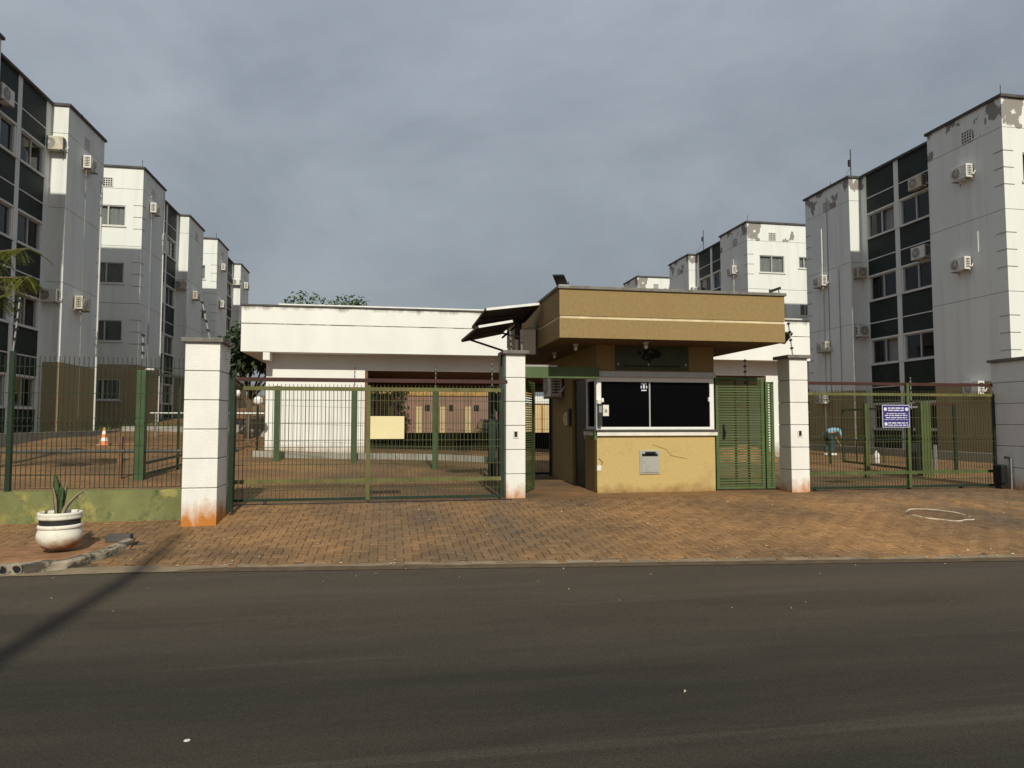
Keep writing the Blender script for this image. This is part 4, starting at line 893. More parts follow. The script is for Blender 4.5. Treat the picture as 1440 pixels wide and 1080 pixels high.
# left sliding gate
lg = thing('sliding_gate', 'long green mesh sliding gate carrying a blank cream plate', 'gate', (-0.25, 11.20, 0.32))
gx0, gx1 = -2.10, 2.13
MB().box(gx0, gx1, -0.03, 0.03, 1.74, 1.80).part('top_rail', 'olive_rail', lg); MB().box(gx0, gx1, -0.03, 0.03, 0.30, 0.36).part('middle_rail', 'olive_rail', lg); MB().box(gx0, gx1, -0.03, 0.03, 0.03, 0.07).part('bottom_rail', 'green_dark', lg)
MB().box(-0.08, -0.02, -0.032, 0.032, 0.02, 1.83).part('stile', 'olive_rail', lg)
for x in (gx0, gx1-0.05): MB().box(x, x+0.05, -0.031, 0.031, 0.02, 1.80).part('stile', 'green_dark', lg)
w_ = wire_panel(gx0+0.05, gx1-0.05, 0.05, 1.84, y=-0.02, rows=(0.08, 0.30, 0.45, 0.51, 0.66, 0.86), r=0.0042).part('wire_mesh', 'green_wire', lg); w_['kind'] = 'stuff'
for x in (-1.6, 1.5): MB().tube((x-0.02, 0, 0.0), (x+0.02, 0, 0.0), 0.045, n=14).part('roller', 'black_metal', lg)
tag(MB().box(-0.27, 0.26, 11.13, 11.145, 1.30, 1.66).top('blank_plate', 'sign_cream', (0, 11.14, 1.48), bevel=0.004), 'blank cream rectangular plate fixed to the sliding gate mesh', 'plate')
tag(MB().box(-2.3, 1.95, 11.26, 11.34, 2.205, 2.265).top('gate_guide_beam', 'red_oxide', (0, 11.3, 2.2)), 'dark red steel beam over the sliding gate with the cream plate', 'beam')
tag(MB().box(-2.6, 2.0, 11.16, 11.24, 0.27, 0.312).top('gate_track', 'black_metal', (0, 11.2, 0.29)), 'dark steel floor track under the sliding gate with the cream plate', 'track')

# right swing gate
rg = thing('sliding_gate', 'green mesh sliding gate with the blue notice on it', 'gate', (9.7, 11.65, 0.31))
gx0, gx1 = -2.10, 2.02
MB().box(gx0, gx1, -0.025, 0.025, 1.76, 1.81).part('top_rail', 'olive_rail', rg); MB().box(gx0, gx1, -0.025, 0.025, 0.28, 0.335).part('middle_rail', 'green_paint', rg); MB().box(gx0, gx1, -0.025, 0.025, 0.02, 0.06).part('bottom_rail', 'green_dark', rg)
MB().box(0.05, 0.105, -0.03, 0.03, 0.02, 2.0).part('stile', 'green_paint', rg); MB().box(gx0, gx0+0.05, -0.027, 0.027, 0.0, 1.81).part('stile', 'green_dark', rg); MB().box(gx1-0.05, gx1, -0.027, 0.027, 0.0, 1.81).part('stile', 'green_dark', rg)
w_ = wire_panel(gx0+0.05, gx1-0.05, 0.03, 1.86, y=-0.02, rows=(0.08, 0.30, 0.47, 0.53, 0.72, 0.9), r=0.0042).part('wire_mesh', 'green_wire', rg); w_['kind'] = 'stuff'
for x in (-1.9, 0.06, 1.2): MB().tube((x-0.02, 0, -0.005), (x+0.02, 0, -0.005), 0.045, n=14).part('roller', 'black_metal', rg)
tag(MB().box(7.56, 11.95, 11.66, 11.73, 2.27, 2.325).top('gate_guide_beam', 'red_oxide', (9.5, 11.7, 2.3)), 'dark red steel beam over the gate carrying the blue notice', 'beam')
tag(MB().box(7.4, 11.75, 11.62, 11.68, 0.26, 0.29).top('gate_track', 'steel', (9.4, 11.65, 0.27)), 'steel floor track under the gate carrying the blue notice', 'track')
mo = thing('gate_motor', 'black gate motor box and post beside the grey shaded pillar', 'gate motor', (11.58, 11.42, 0.30)); MB().box(-0.09, 0.04, -0.1, 0.1, 0.1, 0.46).part('housing', 'black_metal', mo, bevel=0.03); MB().box(-0.07, 0.02, -0.06, 0.06, 0.0, 0.12).part('foot', 'black_metal', mo); MB().box(0.05, 0.08, -0.16, -0.12, -0.02, 0.60).part('post', 'steel', mo); MB().bar((0.065, -0.14, 0.58), (-0.02, -0.1, 0.60), 0.05).part('arm', 'black_metal', mo)
# blue notice: emblem discs and rows of worn white print
ns = thing('notice_sign', 'purple-blue notice with rows of white print on the mesh gate', 'sign', (9.47, 11.585, 1.68))
MB().box(-0.29, 0.29, -0.008, 0.006, -0.21, 0.215).part('plate', 'sign_print', ns); MB().box(-0.28, 0.28, -0.010, -0.0085, -0.20, 0.205).part('face', 'sign_blue', ns)
rr = random.Random(3)
for (z, h, xa, xb) in ((0.155, 0.030, -0.17, 0.17), (0.112, 0.026, -0.17, 0.17), (0.052, 0.018, -0.20, 0.21), (0.016, 0.022, -0.24, 0.24), (-0.026, 0.022, -0.22, 0.23), (-0.062, 0.010, -0.25, 0.25), (-0.125, 0.026, -0.17, 0.26), (-0.168, 0.022, -0.17, 0.26)):
    m = MB(); x = xa
    while x < xb-0.02:
        w = min(rr.uniform(0.035, 0.12), xb-x); q = x
        while q < x+w-0.006: m.box(q, q+0.007, -0.0115, -0.0105, z-h/2*rr.uniform(0.75, 1), z+h/2*rr.uniform(0.75, 1)); q += 0.0105
        m.box(x, x+w, -0.0113, -0.0106, z-h*0.28, z+h*0.2); x += w+0.016
    m.part('print_line', 'sign_print', ns)
for x, z in ((-0.225, 0.135), (0.23, 0.135), (-0.22, -0.145)):
    m = MB(); m.lathe([(0.034, 0), (0.001, 0.0008)], (0, 0, 0), 18, cap=False); m.v = [(x+a, -0.0105-c, z+b) for a, b, c in m.v]; m.part('emblem', 'sign_print', ns)

# slatted gates beside the booth
def slat_gate(label, w, h, n, loc, rz, dx=0):
    g = thing('slatted_gate', label, 'gate', loc, rz)
    for x0, x1, nm in ((0, 0.055, 'stile'), (w-0.055, w, 'stile')): MB().box(x0, x1, -0.025, 0.025, 0.02, h).part(nm, 'green_bright', g)
    MB().box(0.055, w-0.055, -0.02, 0.02, h-0.045, h).part('top_rail', 'green_bright', g); MB().box(0.055, w-0.055, -0.02, 0.02, 0.02, 0.06).part('bottom_rail', 'green_bright', g)
    me = MB().box(0.05, w-0.05, -0.008, 0.010, -0.0125, 0.0125).mesh('slat', 'green_paint'); me2 = MB().box(0.05, w-0.05, -0.008, 0.010, -0.0125, 0.0125).mesh('slat', 'green_bright')
    for k in range(n): inst('slat', me if random.random() < 0.55 else me2, g, (0, -0.018, 0.085+(h-0.16)*k/(n-1)), (R(random.uniform(-3, 3)), 0, 0))
    return g
sg = slat_gate('green slatted steel gate between the booth and the slim pillar', 0.98, 2.10, 42, (6.02, 12.02, 0.31), 0)
for x in (0.40, 0.66): MB().box(x, x+0.035, 0.005, 0.04, 0.03, 2.07).part('brace', 'green_bright', sg)
lk = MB().box(0.13, 0.17, -0.06, -0.02, 0.95, 1.22).part('lock', 'black_metal', sg, bevel=0.008); MB().path([(0.15, -0.06, 0.98), (0.15, -0.1, 1.08), (0.15, -0.06, 1.20)], 0.01).part('pull_handle', 'black_metal', lk)
rod(sg, 0.62, 0, 1.85, 0.6, (0, 0), 5, 'steel')
fx = slat_gate('narrow fixed green slatted panel against the slim pillar by the gate with the notice', 0.17, 2.02, 40, (7.02, 12.0, 0.31), 0)
og = slat_gate('open green slatted gate leaf folded back beside the walkway to the booth', 0.95, 2.0, 44, (2.33, 11.92, 0.32), R(66))
tag(MB().box(2.27, 3.72, 11.84, 11.94, 2.345, 2.545).top('walkway_beam', 'green_bright', (3, 11.9, 2.4), bevel=0.005), 'green steel beam spanning from the slim pillar to the booth', 'beam')
tag(MB().box(2.29, 2.95, 11.85, 11.93, 2.546, 2.575).top('beam_tray', 'steel', (2.6, 11.76, 2.53)), 'thin grey metal tray lying on the green walkway beam', 'tray')
mg = thing('mesh_gate', 'tall narrow mesh gate at the back of the booth walkway', 'gate', (3.2, 15.4, 0.31))
for x in (-0.35, 0.46): MB().box(x-0.025, x+0.025, -0.025, 0.025, 0, 2.12).part('stile', 'green_dark', mg)
for z in (0.1, 2.1): MB().box(-0.33, 0.44, -0.02, 0.02, z-0.03, z+0.03).part('rail', 'green_dark', mg)
w_ = wire_panel(-0.33, 0.44, 0.12, 2.08, dx=0.055).part('wire_mesh', 'green_wire', mg); w_['kind'] = 'stuff'

# inner fence of posts behind the sliding gate
ifn = thing('inner_mesh_fence', 'green posts and mesh set slantwise behind the gate with the cream plate', 'fence', (0, 17, 0.4))
pts = [(-2.9, 19.2), (-0.88, 18.9), (1.16, 17.1), (2.21, 14.7)]
for i, (x, y) in enumerate(pts):
    z = zg(x, y)-0.4; MB().box(x-0.075, x+0.075, y-17-0.04, y-17+0.04, z-0.05, z+2.0).part('post', 'green_dark' if i == 3 else 'green_dull', ifn)
    if i: rod(ifn, x, y-17, z+1.95, 0.62, (0, 0), 5)
for (a, b) in zip(pts, pts[1:]):
    d = Vector((b[0]-a[0], b[1]-a[1])); L_ = d.length; m = wire_panel(0.08, L_-0.08, 0.06, 1.95, dx=0.075, r=0.003, rows=(0.0, 0.25, 0.5, 0.75, 1.0))
    ang = math.atan2(d.y, d.x); za, zb_ = zg(*a)-0.4, zg(*b)-0.4
    m.v = [(a[0]+x*math.cos(ang)-y*math.sin(ang), a[1]-17+x*math.sin(ang)+y*math.cos(ang), z+za+(zb_-za)*x/L_) for x, y, z in m.v]
    w_ = m.part('wire_mesh', 'green_wire', ifn); w_['kind'] = 'stuff'
bp = thing('gate_closer', 'black control post with a box beside the slim pillar behind the gate', 'control post', (2.42, 14.9, zg(2.42, 14.9))); MB().box(-0.07, 0.09, -0.06, 0.06, -0.02, 2.0).part('post', 'black_metal', bp); MB().box(-0.24, -0.06, -0.08, 0.08, 1.45, 1.85).part('box', 'black_metal', bp, bevel=0.01)

# left: receding green gate leaf, rail and post, cone
gl = thing('open_gate_leaf', 'green gate leaf with a thick post receding into the yard behind the fence', 'gate', (-4.85, 14.9, zg(-4.85, 14.9)))
MB().box(-0.09, 0.09, -0.09, 0.09, -0.05, 2.18).part('thick_post', 'green_dull', gl, bevel=0.02)
MB().sphere((0.12, 0.05, 2.2), 0.09, 12, 8, 0.4).part('lamp_cover', 'plastic_white', gl, smooth=True)
dq = Vector((0.25, 3.6, 0.35)); 
for z in (0.10, 0.32, 2.12): MB().bar((0.06, 0.06, z), (0.06+dq.x, 0.06+dq.y, z+dq.z*0.35), 0.05).part('rail', 'green_dark', gl)
m = wire_panel(0.0, 3.55, 0.15, 2.1, dx=0.07); m.v = [(0.06+dq.x*x/3.6, 0.08+x, z+dq.z*0.35*x/3.6) for x, y, z in m.v]; w_ = m.part('wire_mesh', 'green_wire', gl); w_['kind'] = 'stuff'
for t in (0.5, 0.98): MB().bar((0.06+dq.x*t, 0.06+dq.y*t, 0.0), (0.06+dq.x*t, 0.06+dq.y*t, 2.2), 0.05).part('stile', 'green_dark', gl)
rl = thing('pipe_rail', 'long dark pipe rail on a short post behind the mesh fence', 'railing', (-5.25, 15.0, zg(-5.25, 15)))
MB().box(-0.04, 0.04, -0.04, 0.04, -0.05, 0.84).part('post', 'rust_brown', rl); MB().tube((-5, -0.02, 0.57), (1.35, -0.02, 0.55), 0.035).part('pipe', 'coping_dark', rl); MB().box(-4.0-0.05, -4.0+0.05, -0.05, 0.05, -0.05, 0.62).part('post', 'black_metal', rl); MB().box(1.28, 1.36, -0.05, 0.05, -0.1, 0.62).part('post', 'black_metal', rl)
cz = zg(-8.15, 22.0); cn = thing('traffic_cone', 'orange and white striped traffic cone in the yard behind the fence', 'traffic cone', (-8.15, 22.0, cz)); cn.scale = (0.9, 0.9, 0.9)
MB().box(-0.19, 0.19, -0.19, 0.19, 0, 0.03).part('base', 'cone_orange', cn); 
for k in range(5):
    a, b = k/5, (k+1)/5; MB().lathe([(lerp(0.14, 0.025, a), 0.03+a*0.55), (lerp(0.14, 0.025, b), 0.03+b*0.55)], (0, 0, 0), 20).part('band', 'cone_orange' if k % 2 == 0 else 'cone_white', cn, smooth=False)
# kerb along the left blocks
m = MB()
for (x0, x1, y0, y1) in ((-10.6, -10.4, 17.0, 30.0), (-10.4, -7.2, 29.8, 30.0), (-7.4, -7.2, 30.0, 46)):
    z = max(zg(x0, y0), zg(x1, y1)); m.box(x0, x1, y0, y1, zg(x0, y0)-0.3, zg((x0+x1)/2, (y0+y1)/2)+0.22)
tag(m.top('yard_kerb', 'concrete', (-10.5, 22, 1.0)), 'grey concrete kerb along the foot of the block behind the cone', 'kerb')
m = MB().box(18.2, 18.4, 13.0, 32.0, 0.0, 0.62); tag(m.top('yard_kerb', 'concrete', (18.3, 20, 0.3)), 'grey concrete kerb along the foot of the block behind the blue notice', 'kerb')
gs = MB(); rr = random.Random(8)
for k in range(900):
    if k % 2: x, y = rr.uniform(-11.2, -10.6), rr.uniform(18, 30)
    else: x, y = rr.uniform(-11.2, -7.5), rr.uniform(30.1, 33.6)
    z = zg(x, y)+0.12; h = rr.uniform(0.06, 0.22); a = rr.uniform(0, 6.28); gs.poly([(x-0.012*math.cos(a), y-0.012*math.sin(a), z-0.15), (x+0.012*math.cos(a), y+0.012*math.sin(a), z-0.15), (x+rr.uniform(-.06, .06), y+rr.uniform(-.06, .06), z+h)])
tag(gs.top('grass', 'leaf_mid', (-10, 25, 1)), 'short grass growing at the foot of the block behind the cone', 'grass', kind='stuff')

# right yard: thick post, open leaf, railing, person
tp = thing('green_post', 'thick light green post with a black motor box behind the gate with the notice', 'post', (12.45, 14.35, 0.33)); MB().box(-0.13, 0.13, -0.10, 0.10, -0.05, 1.72).part('post', 'green_paint', tp, bevel=0.012); MB().box(-0.42, -0.14, -0.08, 0.08, 0.05, 0.75).part('motor_box', 'black_metal', tp, bevel=0.02); rod(tp, -0.30, 0, 1.55, 0.75, (0, 0), 3); MB().bar((-0.13, 0, 1.6), (-0.40, 0, 1.6), 0.04).part('arm', 'steel', tp)
sp1 = MB().box(10.70, 10.80, 14.05, 14.13, 0.28, 2.0).top('green_post', 'green_paint', (10.75, 14.1, 0.3)); tag(sp1, 'slim green post behind the notice gate next to the open dark frame', 'post')
fr_ = thing('open_gate', 'dark green gate leaf frame standing open behind the blue notice', 'gate', (12.35, 14.6, 0.33))
e = Vector((0.62, 3.4, 0))
MB().bar((0, 0, 0.1), (0, 0, 1.62), 0.05).bar(e+Vector((0, 0, 0.1)), e+Vector((0, 0, 1.62)), 0.05).part('stile', 'green_dark', fr_); MB().bar((0, 0, 0.12), e+Vector((0, 0, 0.12)), 0.05).part('bottom_rail', 'green_dark', fr_); MB().bar((0, 0, 1.6), e+Vector((0, 0, 1.6)), 0.05).part('top_rail', 'green_dark', fr_)
m = wire_panel(0, 3.4, 0.12, 1.6, dx=0.08); m.v = [(e.x*x/3.4, x, z) for x, y, z in m.v]; w_ = m.part('wire_mesh', 'green_wire', fr_); w_['kind'] = 'stuff'
f2 = thing('portal_frame', 'thin dark green portal frame beside the thick light green post', 'frame', (13.7, 14.9, 0.33)); MB().bar((0.12, 0, -0.03), (0.12, 0, 1.72), 0.06).part('post', 'green_dark', f2); MB().bar((-1.1, -0.3, 1.68), (0.15, 0, 1.68), 0.05).part('rail', 'red_oxide', f2)
st = MB().tube((13.15, 14.8, 0.3), (13.15, 14.8, 1.02), 0.04).top('short_post', 'steel', (13.15, 14.8, 0.33)); tag(st, 'short grey post beside the thick light green post', 'post')
lr = thing('low_railing', 'low dark railing between the bending person and the green gates', 'railing', (14.5, 18.8, 0.34))
for x in (-1.4, -0.5, 0.4, 1.4): MB().bar((x, 0, -0.04), (x, 0, 0.72), 0.035).part('post', 'green_dark', lr)
MB().bar((-1.42, 0, 0.71), (1.42, 0, 0.71), 0.035).part('rail', 'green_dark', lr)
rk = MB(); rr = random.Random(4); pr = [(1.0, 0.0), (0.98, 0.06), (0.8, 0.22), (0.5, 0.34), (0.2, 0.42), (0.001, 0.44)]
rk.lathe(pr, (0, 0, 0), 26); rk.v = [(11.3+x*1.2*(1+0.1*noise.noise((x*3, y*3, 0))), 20.8+y*1.2, 0.32+z*1.2+0.05*noise.noise((x*4, y*4, z*4))) for x, y, z in rk.v]
tag(rk.top('sand_heap', 'soil', (11.3, 20.8, 0.32)), 'small heap of brown soil in the yard by the bending person', 'heap', kind=None)
jug = thing('white_jug', 'white plastic jug on the ground beside the bending person', 'jug', (14.35, 18.4, 0.35)); jug.scale = (0.62, 0.62, 0.85); MB().lathe([(0.11, 0), (0.13, 0.03), (0.13, 0.33), (0.05, 0.42), (0.05, 0.46)], (0, 0, 0), 16).part('body', 'plastic_white', jug, smooth=True); MB().tube((0, 0, 0.45), (0, 0, 0.49), 0.055).part('cap', 'plastic_dark', jug)

def skin_obj(name, pts, edges, radii, mt, parent, root=0, sub=1):
    me = bpy.data.meshes.new(name); me.from_pydata(pts, edges, []); me.materials.append(MATS[mt])
    o = bpy.data.objects.new(name, me); C.objects.link(o); o.parent = parent
    md = o.modifiers.new('skin', 'SKIN'); md.use_smooth_shade = True
    sv = me.skin_vertices[0].data if me.skin_vertices else None
    if sv is None:
        bm = bmesh.new(); bm.from_mesh(me); bm.verts.layers.skin.verify(); bm.to_mesh(me); bm.free(); sv = me.skin_vertices[0].data
    for i, r in enumerate(radii): sv[i].radius = r if isinstance(r, tuple) else (r, r)
    sv[root].use_root = True
    s = o.modifiers.new('sub', 'SUBSURF'); s.levels = sub; s.render_levels = sub+1
    return o
# bending person, facing +X, hands working low in front
pe = thing('person', 'person in a pale blue shirt and dark teal trousers bending over in the yard', 'person', (16.3, 23.5, zg(16.3, 23.5))); pe.scale = (0.92, 0.92, 0.92)
hip = (0, 0, 0.86); ch_ = (0.34, 0, 1.02); nk = (0.50, 0, 1.02); hd = (0.60, 0, 0.96)
bp_ = [hip, (0.16, 0, 0.98), ch_, nk, (0.58, 0, 1.0), (0.68, 0, 0.90), (0.38, 0.19, 1.0), (0.44, 0.20, 0.74), (0.56, 0.14, 0.54), (0.60, 0.12, 0.46), (0.38, -0.19, 1.0), (0.45, -0.20, 0.74), (0.58, -0.14, 0.54), (0.62, -0.12, 0.46),
       (0.0, 0.10, 0.82), (0.05, 0.12, 0.45), (-0.04, 0.13, 0.07), (0.14, 0.14, 0.04), (0.0, -0.10, 0.82), (0.14, -0.12, 0.46), (0.06, -0.13, 0.07), (0.24, -0.14, 0.04)]
be = [(0,1),(1,2),(2,3),(3,4),(4,5),(2,6),(6,7),(7,8),(8,9),(2,10),(10,11),(11,12),(12,13),(0,14),(14,15),(15,16),(16,17),(0,18),(18,19),(19,20),(20,21)]
br2 = [0.13, 0.13, 0.14, 0.055, 0.085, 0.08, 0.06, 0.042, 0.03, 0.025, 0.06, 0.042, 0.03, 0.025, 0.085, 0.055, 0.035, 0.03, 0.085, 0.055, 0.035, 0.03]
body = skin_obj('body', bp_, be, br2, 'skin', pe)
skin_obj('shirt', [(-0.05, 0, 0.88), (0.17, 0, 1.0), (0.34, 0, 1.03), (0.46, 0, 1.03), (0.37, 0.20, 1.01), (0.43, 0.21, 0.78), (0.37, -0.20, 1.01), (0.44, -0.21, 0.78)], [(0,1),(1,2),(2,3),(2,4),(4,5),(2,6),(6,7)], [0.165, 0.155, 0.165, 0.085, 0.085, 0.062, 0.085, 0.062], 'shirt', pe, 2)
skin_obj('trousers', [(0.02, 0, 0.90), (0.0, 0.10, 0.80), (0.05, 0.12, 0.45), (-0.03, 0.13, 0.10), (0.0, -0.10, 0.80), (0.14, -0.12, 0.46), (0.06, -0.13, 0.10)], [(0,1),(1,2),(2,3),(0,4),(4,5),(5,6)], [0.16, 0.12, 0.085, 0.07, 0.12, 0.085, 0.07], 'trousers', pe)
MB().sphere((0.615, 0, 0.975), 0.108, 14, 10, 1.05).part('hair', 'hair', pe, smooth=True)
for y, x in ((0.135, 0.04), (-0.135, 0.14)): MB().box(x-0.14, x+0.14, y-0.05, y+0.05, 0.0, 0.085).part('shoe', 'shoe', pe, bevel=0.03)
for sgn in (1, -1):
    hx, hy, hz = 0.60+(0.02 if sgn < 0 else 0), 0.12*sgn, 0.46
    hand = skin_obj('hand', [(hx, hy, hz), (hx+0.02, hy, hz-0.07), (hx+0.05, hy+0.03, hz-0.13), (hx+0.055, hy+0.01, hz-0.145), (hx+0.05, hy-0.01, hz-0.14), (hx+0.045, hy-0.03, hz-0.125), (hx+0.06, hy+0.04*-sgn, hz-0.06)], [(0,1),(1,2),(1,3),(1,4),(1,5),(0,6)], [0.028, 0.03, 0.009, 0.009, 0.009, 0.008, 0.010], 'skin', pe)

# globe lamps and handrail left of the clubhouse
for (x, y, h, lb) in ((-4.46, 21.7, 1.75, 'white globe lamp on a black post beside the pillar, the taller of the pair'), (-3.83, 21.7, 1.55, 'white globe lamp on a black post nearest the clubhouse wall')):
    g = thing('globe_lamp', lb, 'lamp', (x, y, zg(x, y))); MB().tube((0, 0, -0.03), (0, 0, h-0.1), 0.03).part('post', 'black_metal', g); MB().lathe([(0.1, 0), (0.09, 0.05), (0.035, 0.1)], (0, 0, -0.01), 14).part('foot', 'black_metal', g); MB().sphere((0, 0, h), 0.135, 20, 14).part('globe', 'globe', g, smooth=True)
hr = thing('handrail', 'grey metal handrail behind the globe lamps', 'railing', (-5.5, 27, zg(-5.5, 27)))
MB().tube((-3.0, 0, 1.05), (1.9, 0, 1.05), 0.035).part('rail', 'steel', hr)
for x in (-2.8, -1.2, 0.4, 1.6): MB().tube((x, 0, -0.03), (x, 0, 1.05), 0.03).part('post', 'steel', hr)
bwl = MB().box(-8.5, -3.9, 31.5, 31.8, 0.3, 1.75).top('yard_wall', 'concrete', (-6, 31.6, 0.8)); tag(bwl, 'grey yard wall behind the globe lamps and handrail', 'wall')

# ------------------------------------------------------------------ trees and plants
def leaf_cloud(n, pts, size, seed, droop=0.3):
    """leaves as bent two-triangle blades scattered around cluster centres"""
    rr = random.Random(seed); m = MB()
    for k in range(n):
        c, rad = pts[rr.randrange(len(pts))]
        v = Vector((rr.gauss(0, 1), rr.gauss(0, 1), rr.gauss(0, 1))); v = v.normalized()*rad*(0.45+0.6*rr.random()**0.6); v.z *= 0.75
        p = Vector(c)+v; a = rr.uniform(0, 6.28); el = rr.uniform(-0.9, 0.5)-droop; L = size*rr.uniform(0.6, 1.3)
        d = Vector((math.cos(a)*math.cos(el), math.sin(a)*math.cos(el), math.sin(el))); s = d.cross(Vector((rr.uniform(-.5, .5), rr.uniform(-.5, .5), 1))).normalized()*L*0.28
        mid = p+d*L*0.5+Vector((0, 0, L*0.08)); tip = p+d*L
        i = len(m.v); m.v += [tuple(p), tuple(mid+s), tuple(tip), tuple(mid-s)]; m.f += [(i, i+1, i+2), (i, i+2, i+3)]
    return m
def tree(label, base, height, crown_r, seed, leaf, n=2600, size=0.28, name='tree'):
    rr = random.Random(seed); t = thing(name, label, 'tree', base); tr = MB(); cl_ = []
    th = height*0.45; tr.tube((0, 0, -0.2), (0.05, 0.03, th), 0.17*height/6, 0.10*height/6, 10)
    for k in range(9):
        a = k*2.4+rr.uniform(-.4, .4); z0 = th*rr.uniform(0.7, 1.0); r = crown_r*rr.uniform(0.45, 0.95); z1 = height*rr.uniform(0.55, 0.95)
        p = Vector((0.05, 0.03, z0)); q = Vector((math.cos(a)*r*0.5, math.sin(a)*r*0.5, (z0+z1)/2+0.1)); e_ = Vector((math.cos(a)*r, math.sin(a)*r, z1))
        tr.tube(p, q, 0.07*height/6, 0.045*height/6, 7); tr.tube(q, e_, 0.045*height/6, 0.015*height/6, 6)
        cl_.append((tuple(e_), crown_r*rr.uniform(0.28, 0.5))); cl_.append((tuple(q.lerp(e_, 0.5)+Vector((0, 0, 0.3))), crown_r*rr.uniform(0.25, 0.42)))
    cl_.append(((0, 0, height*0.92), crown_r*0.45))
    tr.part('trunk', 'bark', t, smooth=True); c = leaf_cloud(n, cl_, size, seed).part('crown', leaf, t); c['kind'] = 'stuff'
    return t
tree('leafy green tree whose crown shows above the clubhouse roof', (-4.4, 38.5, 0.4), 7.95, 3.0, 3, 'leaf_mid', 9000, 0.24)
tree('dark leafy tree between the far blocks and the clubhouse corner', (-5.6, 29.5, 0.9), 4.5, 1.9, 6, 'leaf_dark', 5200, 0.24)
tree('dark low tree behind the clubhouse end wall', (-3.9, 33.5, 0.6), 4.4, 1.7, 9, 'leaf_dark', 4200, 0.24)
tree('tree hanging over the pink wall behind the clubhouse passage', (-0.9, 35.5, 0.3), 5.2, 2.0, 12, 'leaf_dark', 6000, 0.22)
tree('small tree with a rounded crown behind the far blocks', (-7.0, 45.0, 1.6), 6.4, 2.0, 14, 'leaf_mid', 3000, 0.26)
# feathery branches reaching in from a tree beyond the fence
bt_ = thing('feathery_tree', 'tree with feathery yellow-green branches reaching in front of the block', 'tree', (-8.6, 13.5, zg(-8.6, 13.5)))
tk = MB(); tk.tube((0, 0, -0.2), (0.25, 0, 2.6), 0.13, 0.09, 10); br_l = [((0.25, 0, 2.6), (1.2, 0.1, 3.7), (2.25, 0.0, 3.86)), ((0.25, 0, 2.6), (1.0, -0.2, 3.2), (2.35, -0.1, 3.32)), ((0.25, 0, 2.6), (0.2, 0.2, 4.4), (0.4, 0.3, 5.2)), ((0.25, 0, 2.6), (-0.8, 0.3, 4.0), (-1.7, 0.4, 4.4)), ((0.25, 0, 2.5), (0.3, 1.0, 3.9), (0.2, 1.9, 4.3)), ((1.0, -0.2, 3.2), (1.6, 0.25, 3.35), (2.2, 0.35, 3.40)), ((0.25, 0, 2.6), (1.1, 0.05, 2.9), (1.95, -0.1, 2.98))]
lf = MB(); rr = random.Random(21)
for p, q, e_ in br_l:
    p, q, e_ = Vector(p), Vector(q)+Vector((0, 0, 0.42)), Vector(e_)+Vector((0, 0, 0.42));
    p = p if p.x < 0.5 else p+Vector((0, 0, 0.42)); tk.tube(p, q, 0.05, 0.03, 7); tk.tube(q, e_, 0.03, 0.008, 6)
    for k in range(30):
        t = 0.25+0.75*k/29; b0 = q.lerp(e_, t); a = rr.uniform(-1.3, 1.3)+(math.pi if k % 2 else 0); dv = Vector((math.cos(a*0.7)*0.6+0.3, math.sin(a), rr.uniform(-0.55, 0.05))).normalized(); Lr = rr.uniform(0.20, 0.42)
        for j in range(14):
            u = b0+dv*Lr*j/13+Vector((0, 0, -0.16*(j/13)**2)); sd = dv.cross(Vector((0, 0, 1))).normalized()
            for sg_ in (1, -1):
                tip = u+sd*sg_*0.06+dv*0.02+Vector((0, 0, -0.02)); w = dv*0.010; i = len(lf.v)
                lf.v += [tuple(u-w), tuple((u+tip)/2+w*1.6), tuple(tip), tuple((u+tip)/2-w*1.6)]; lf.f += [(i, i+1, i+2, i+3)]
tk.part('trunk', 'bark', bt_, smooth=True); c = lf.part('crown', 'leaf_yellow', bt_); c['kind'] = 'stuff'

# flower pot
px, py = -3.62, 8.62; pz = 0.17
pt = thing('flower_pot', 'round white concrete pot with a dark band and soil stains on the bed', 'flower pot', (px, py, pz)); pt.scale = (0.88, 0.88, 0.95)
MB().lathe([(0.15, -0.02), (0.19, 0.0), (0.235, 0.05), (0.255, 0.11), (0.252, 0.16), (0.235, 0.205), (0.232, 0.215)], (0, 0, 0), 40).part('body', 'pot_white', pt, smooth=True)
MB().lathe([(0.225, 0.21), (0.243, 0.22), (0.248, 0.235), (0.243, 0.255), (0.228, 0.262)], (0, 0, 0), 40).part('lower_ring', 'pot_white', pt, smooth=True)
MB().lathe([(0.226, 0.258), (0.228, 0.27), (0.228, 0.315), (0.226, 0.325)], (0, 0, 0), 40).part('dark_band', 'pot_band', pt)
MB().lathe([(0.226, 0.32), (0.245, 0.33), (0.248, 0.345), (0.243, 0.355), (0.245, 0.37), (0.250, 0.385), (0.245, 0.405), (0.215, 0.405), (0.21, 0.35)], (0, 0, 0), 40, cap=False).part('rim', 'pot_white', pt, smooth=True)
MB().lathe([(0.22, 0.345), (0.15, 0.362), (0.001, 0.368)], (0, 0, 0), 24, cap=False).part('soil', 'soil', pt)
sn = thing('snake_plant', 'upright sword-leaved plant growing in the white pot', 'plant', (px, py, pz+0.345)); rr = random.Random(2)
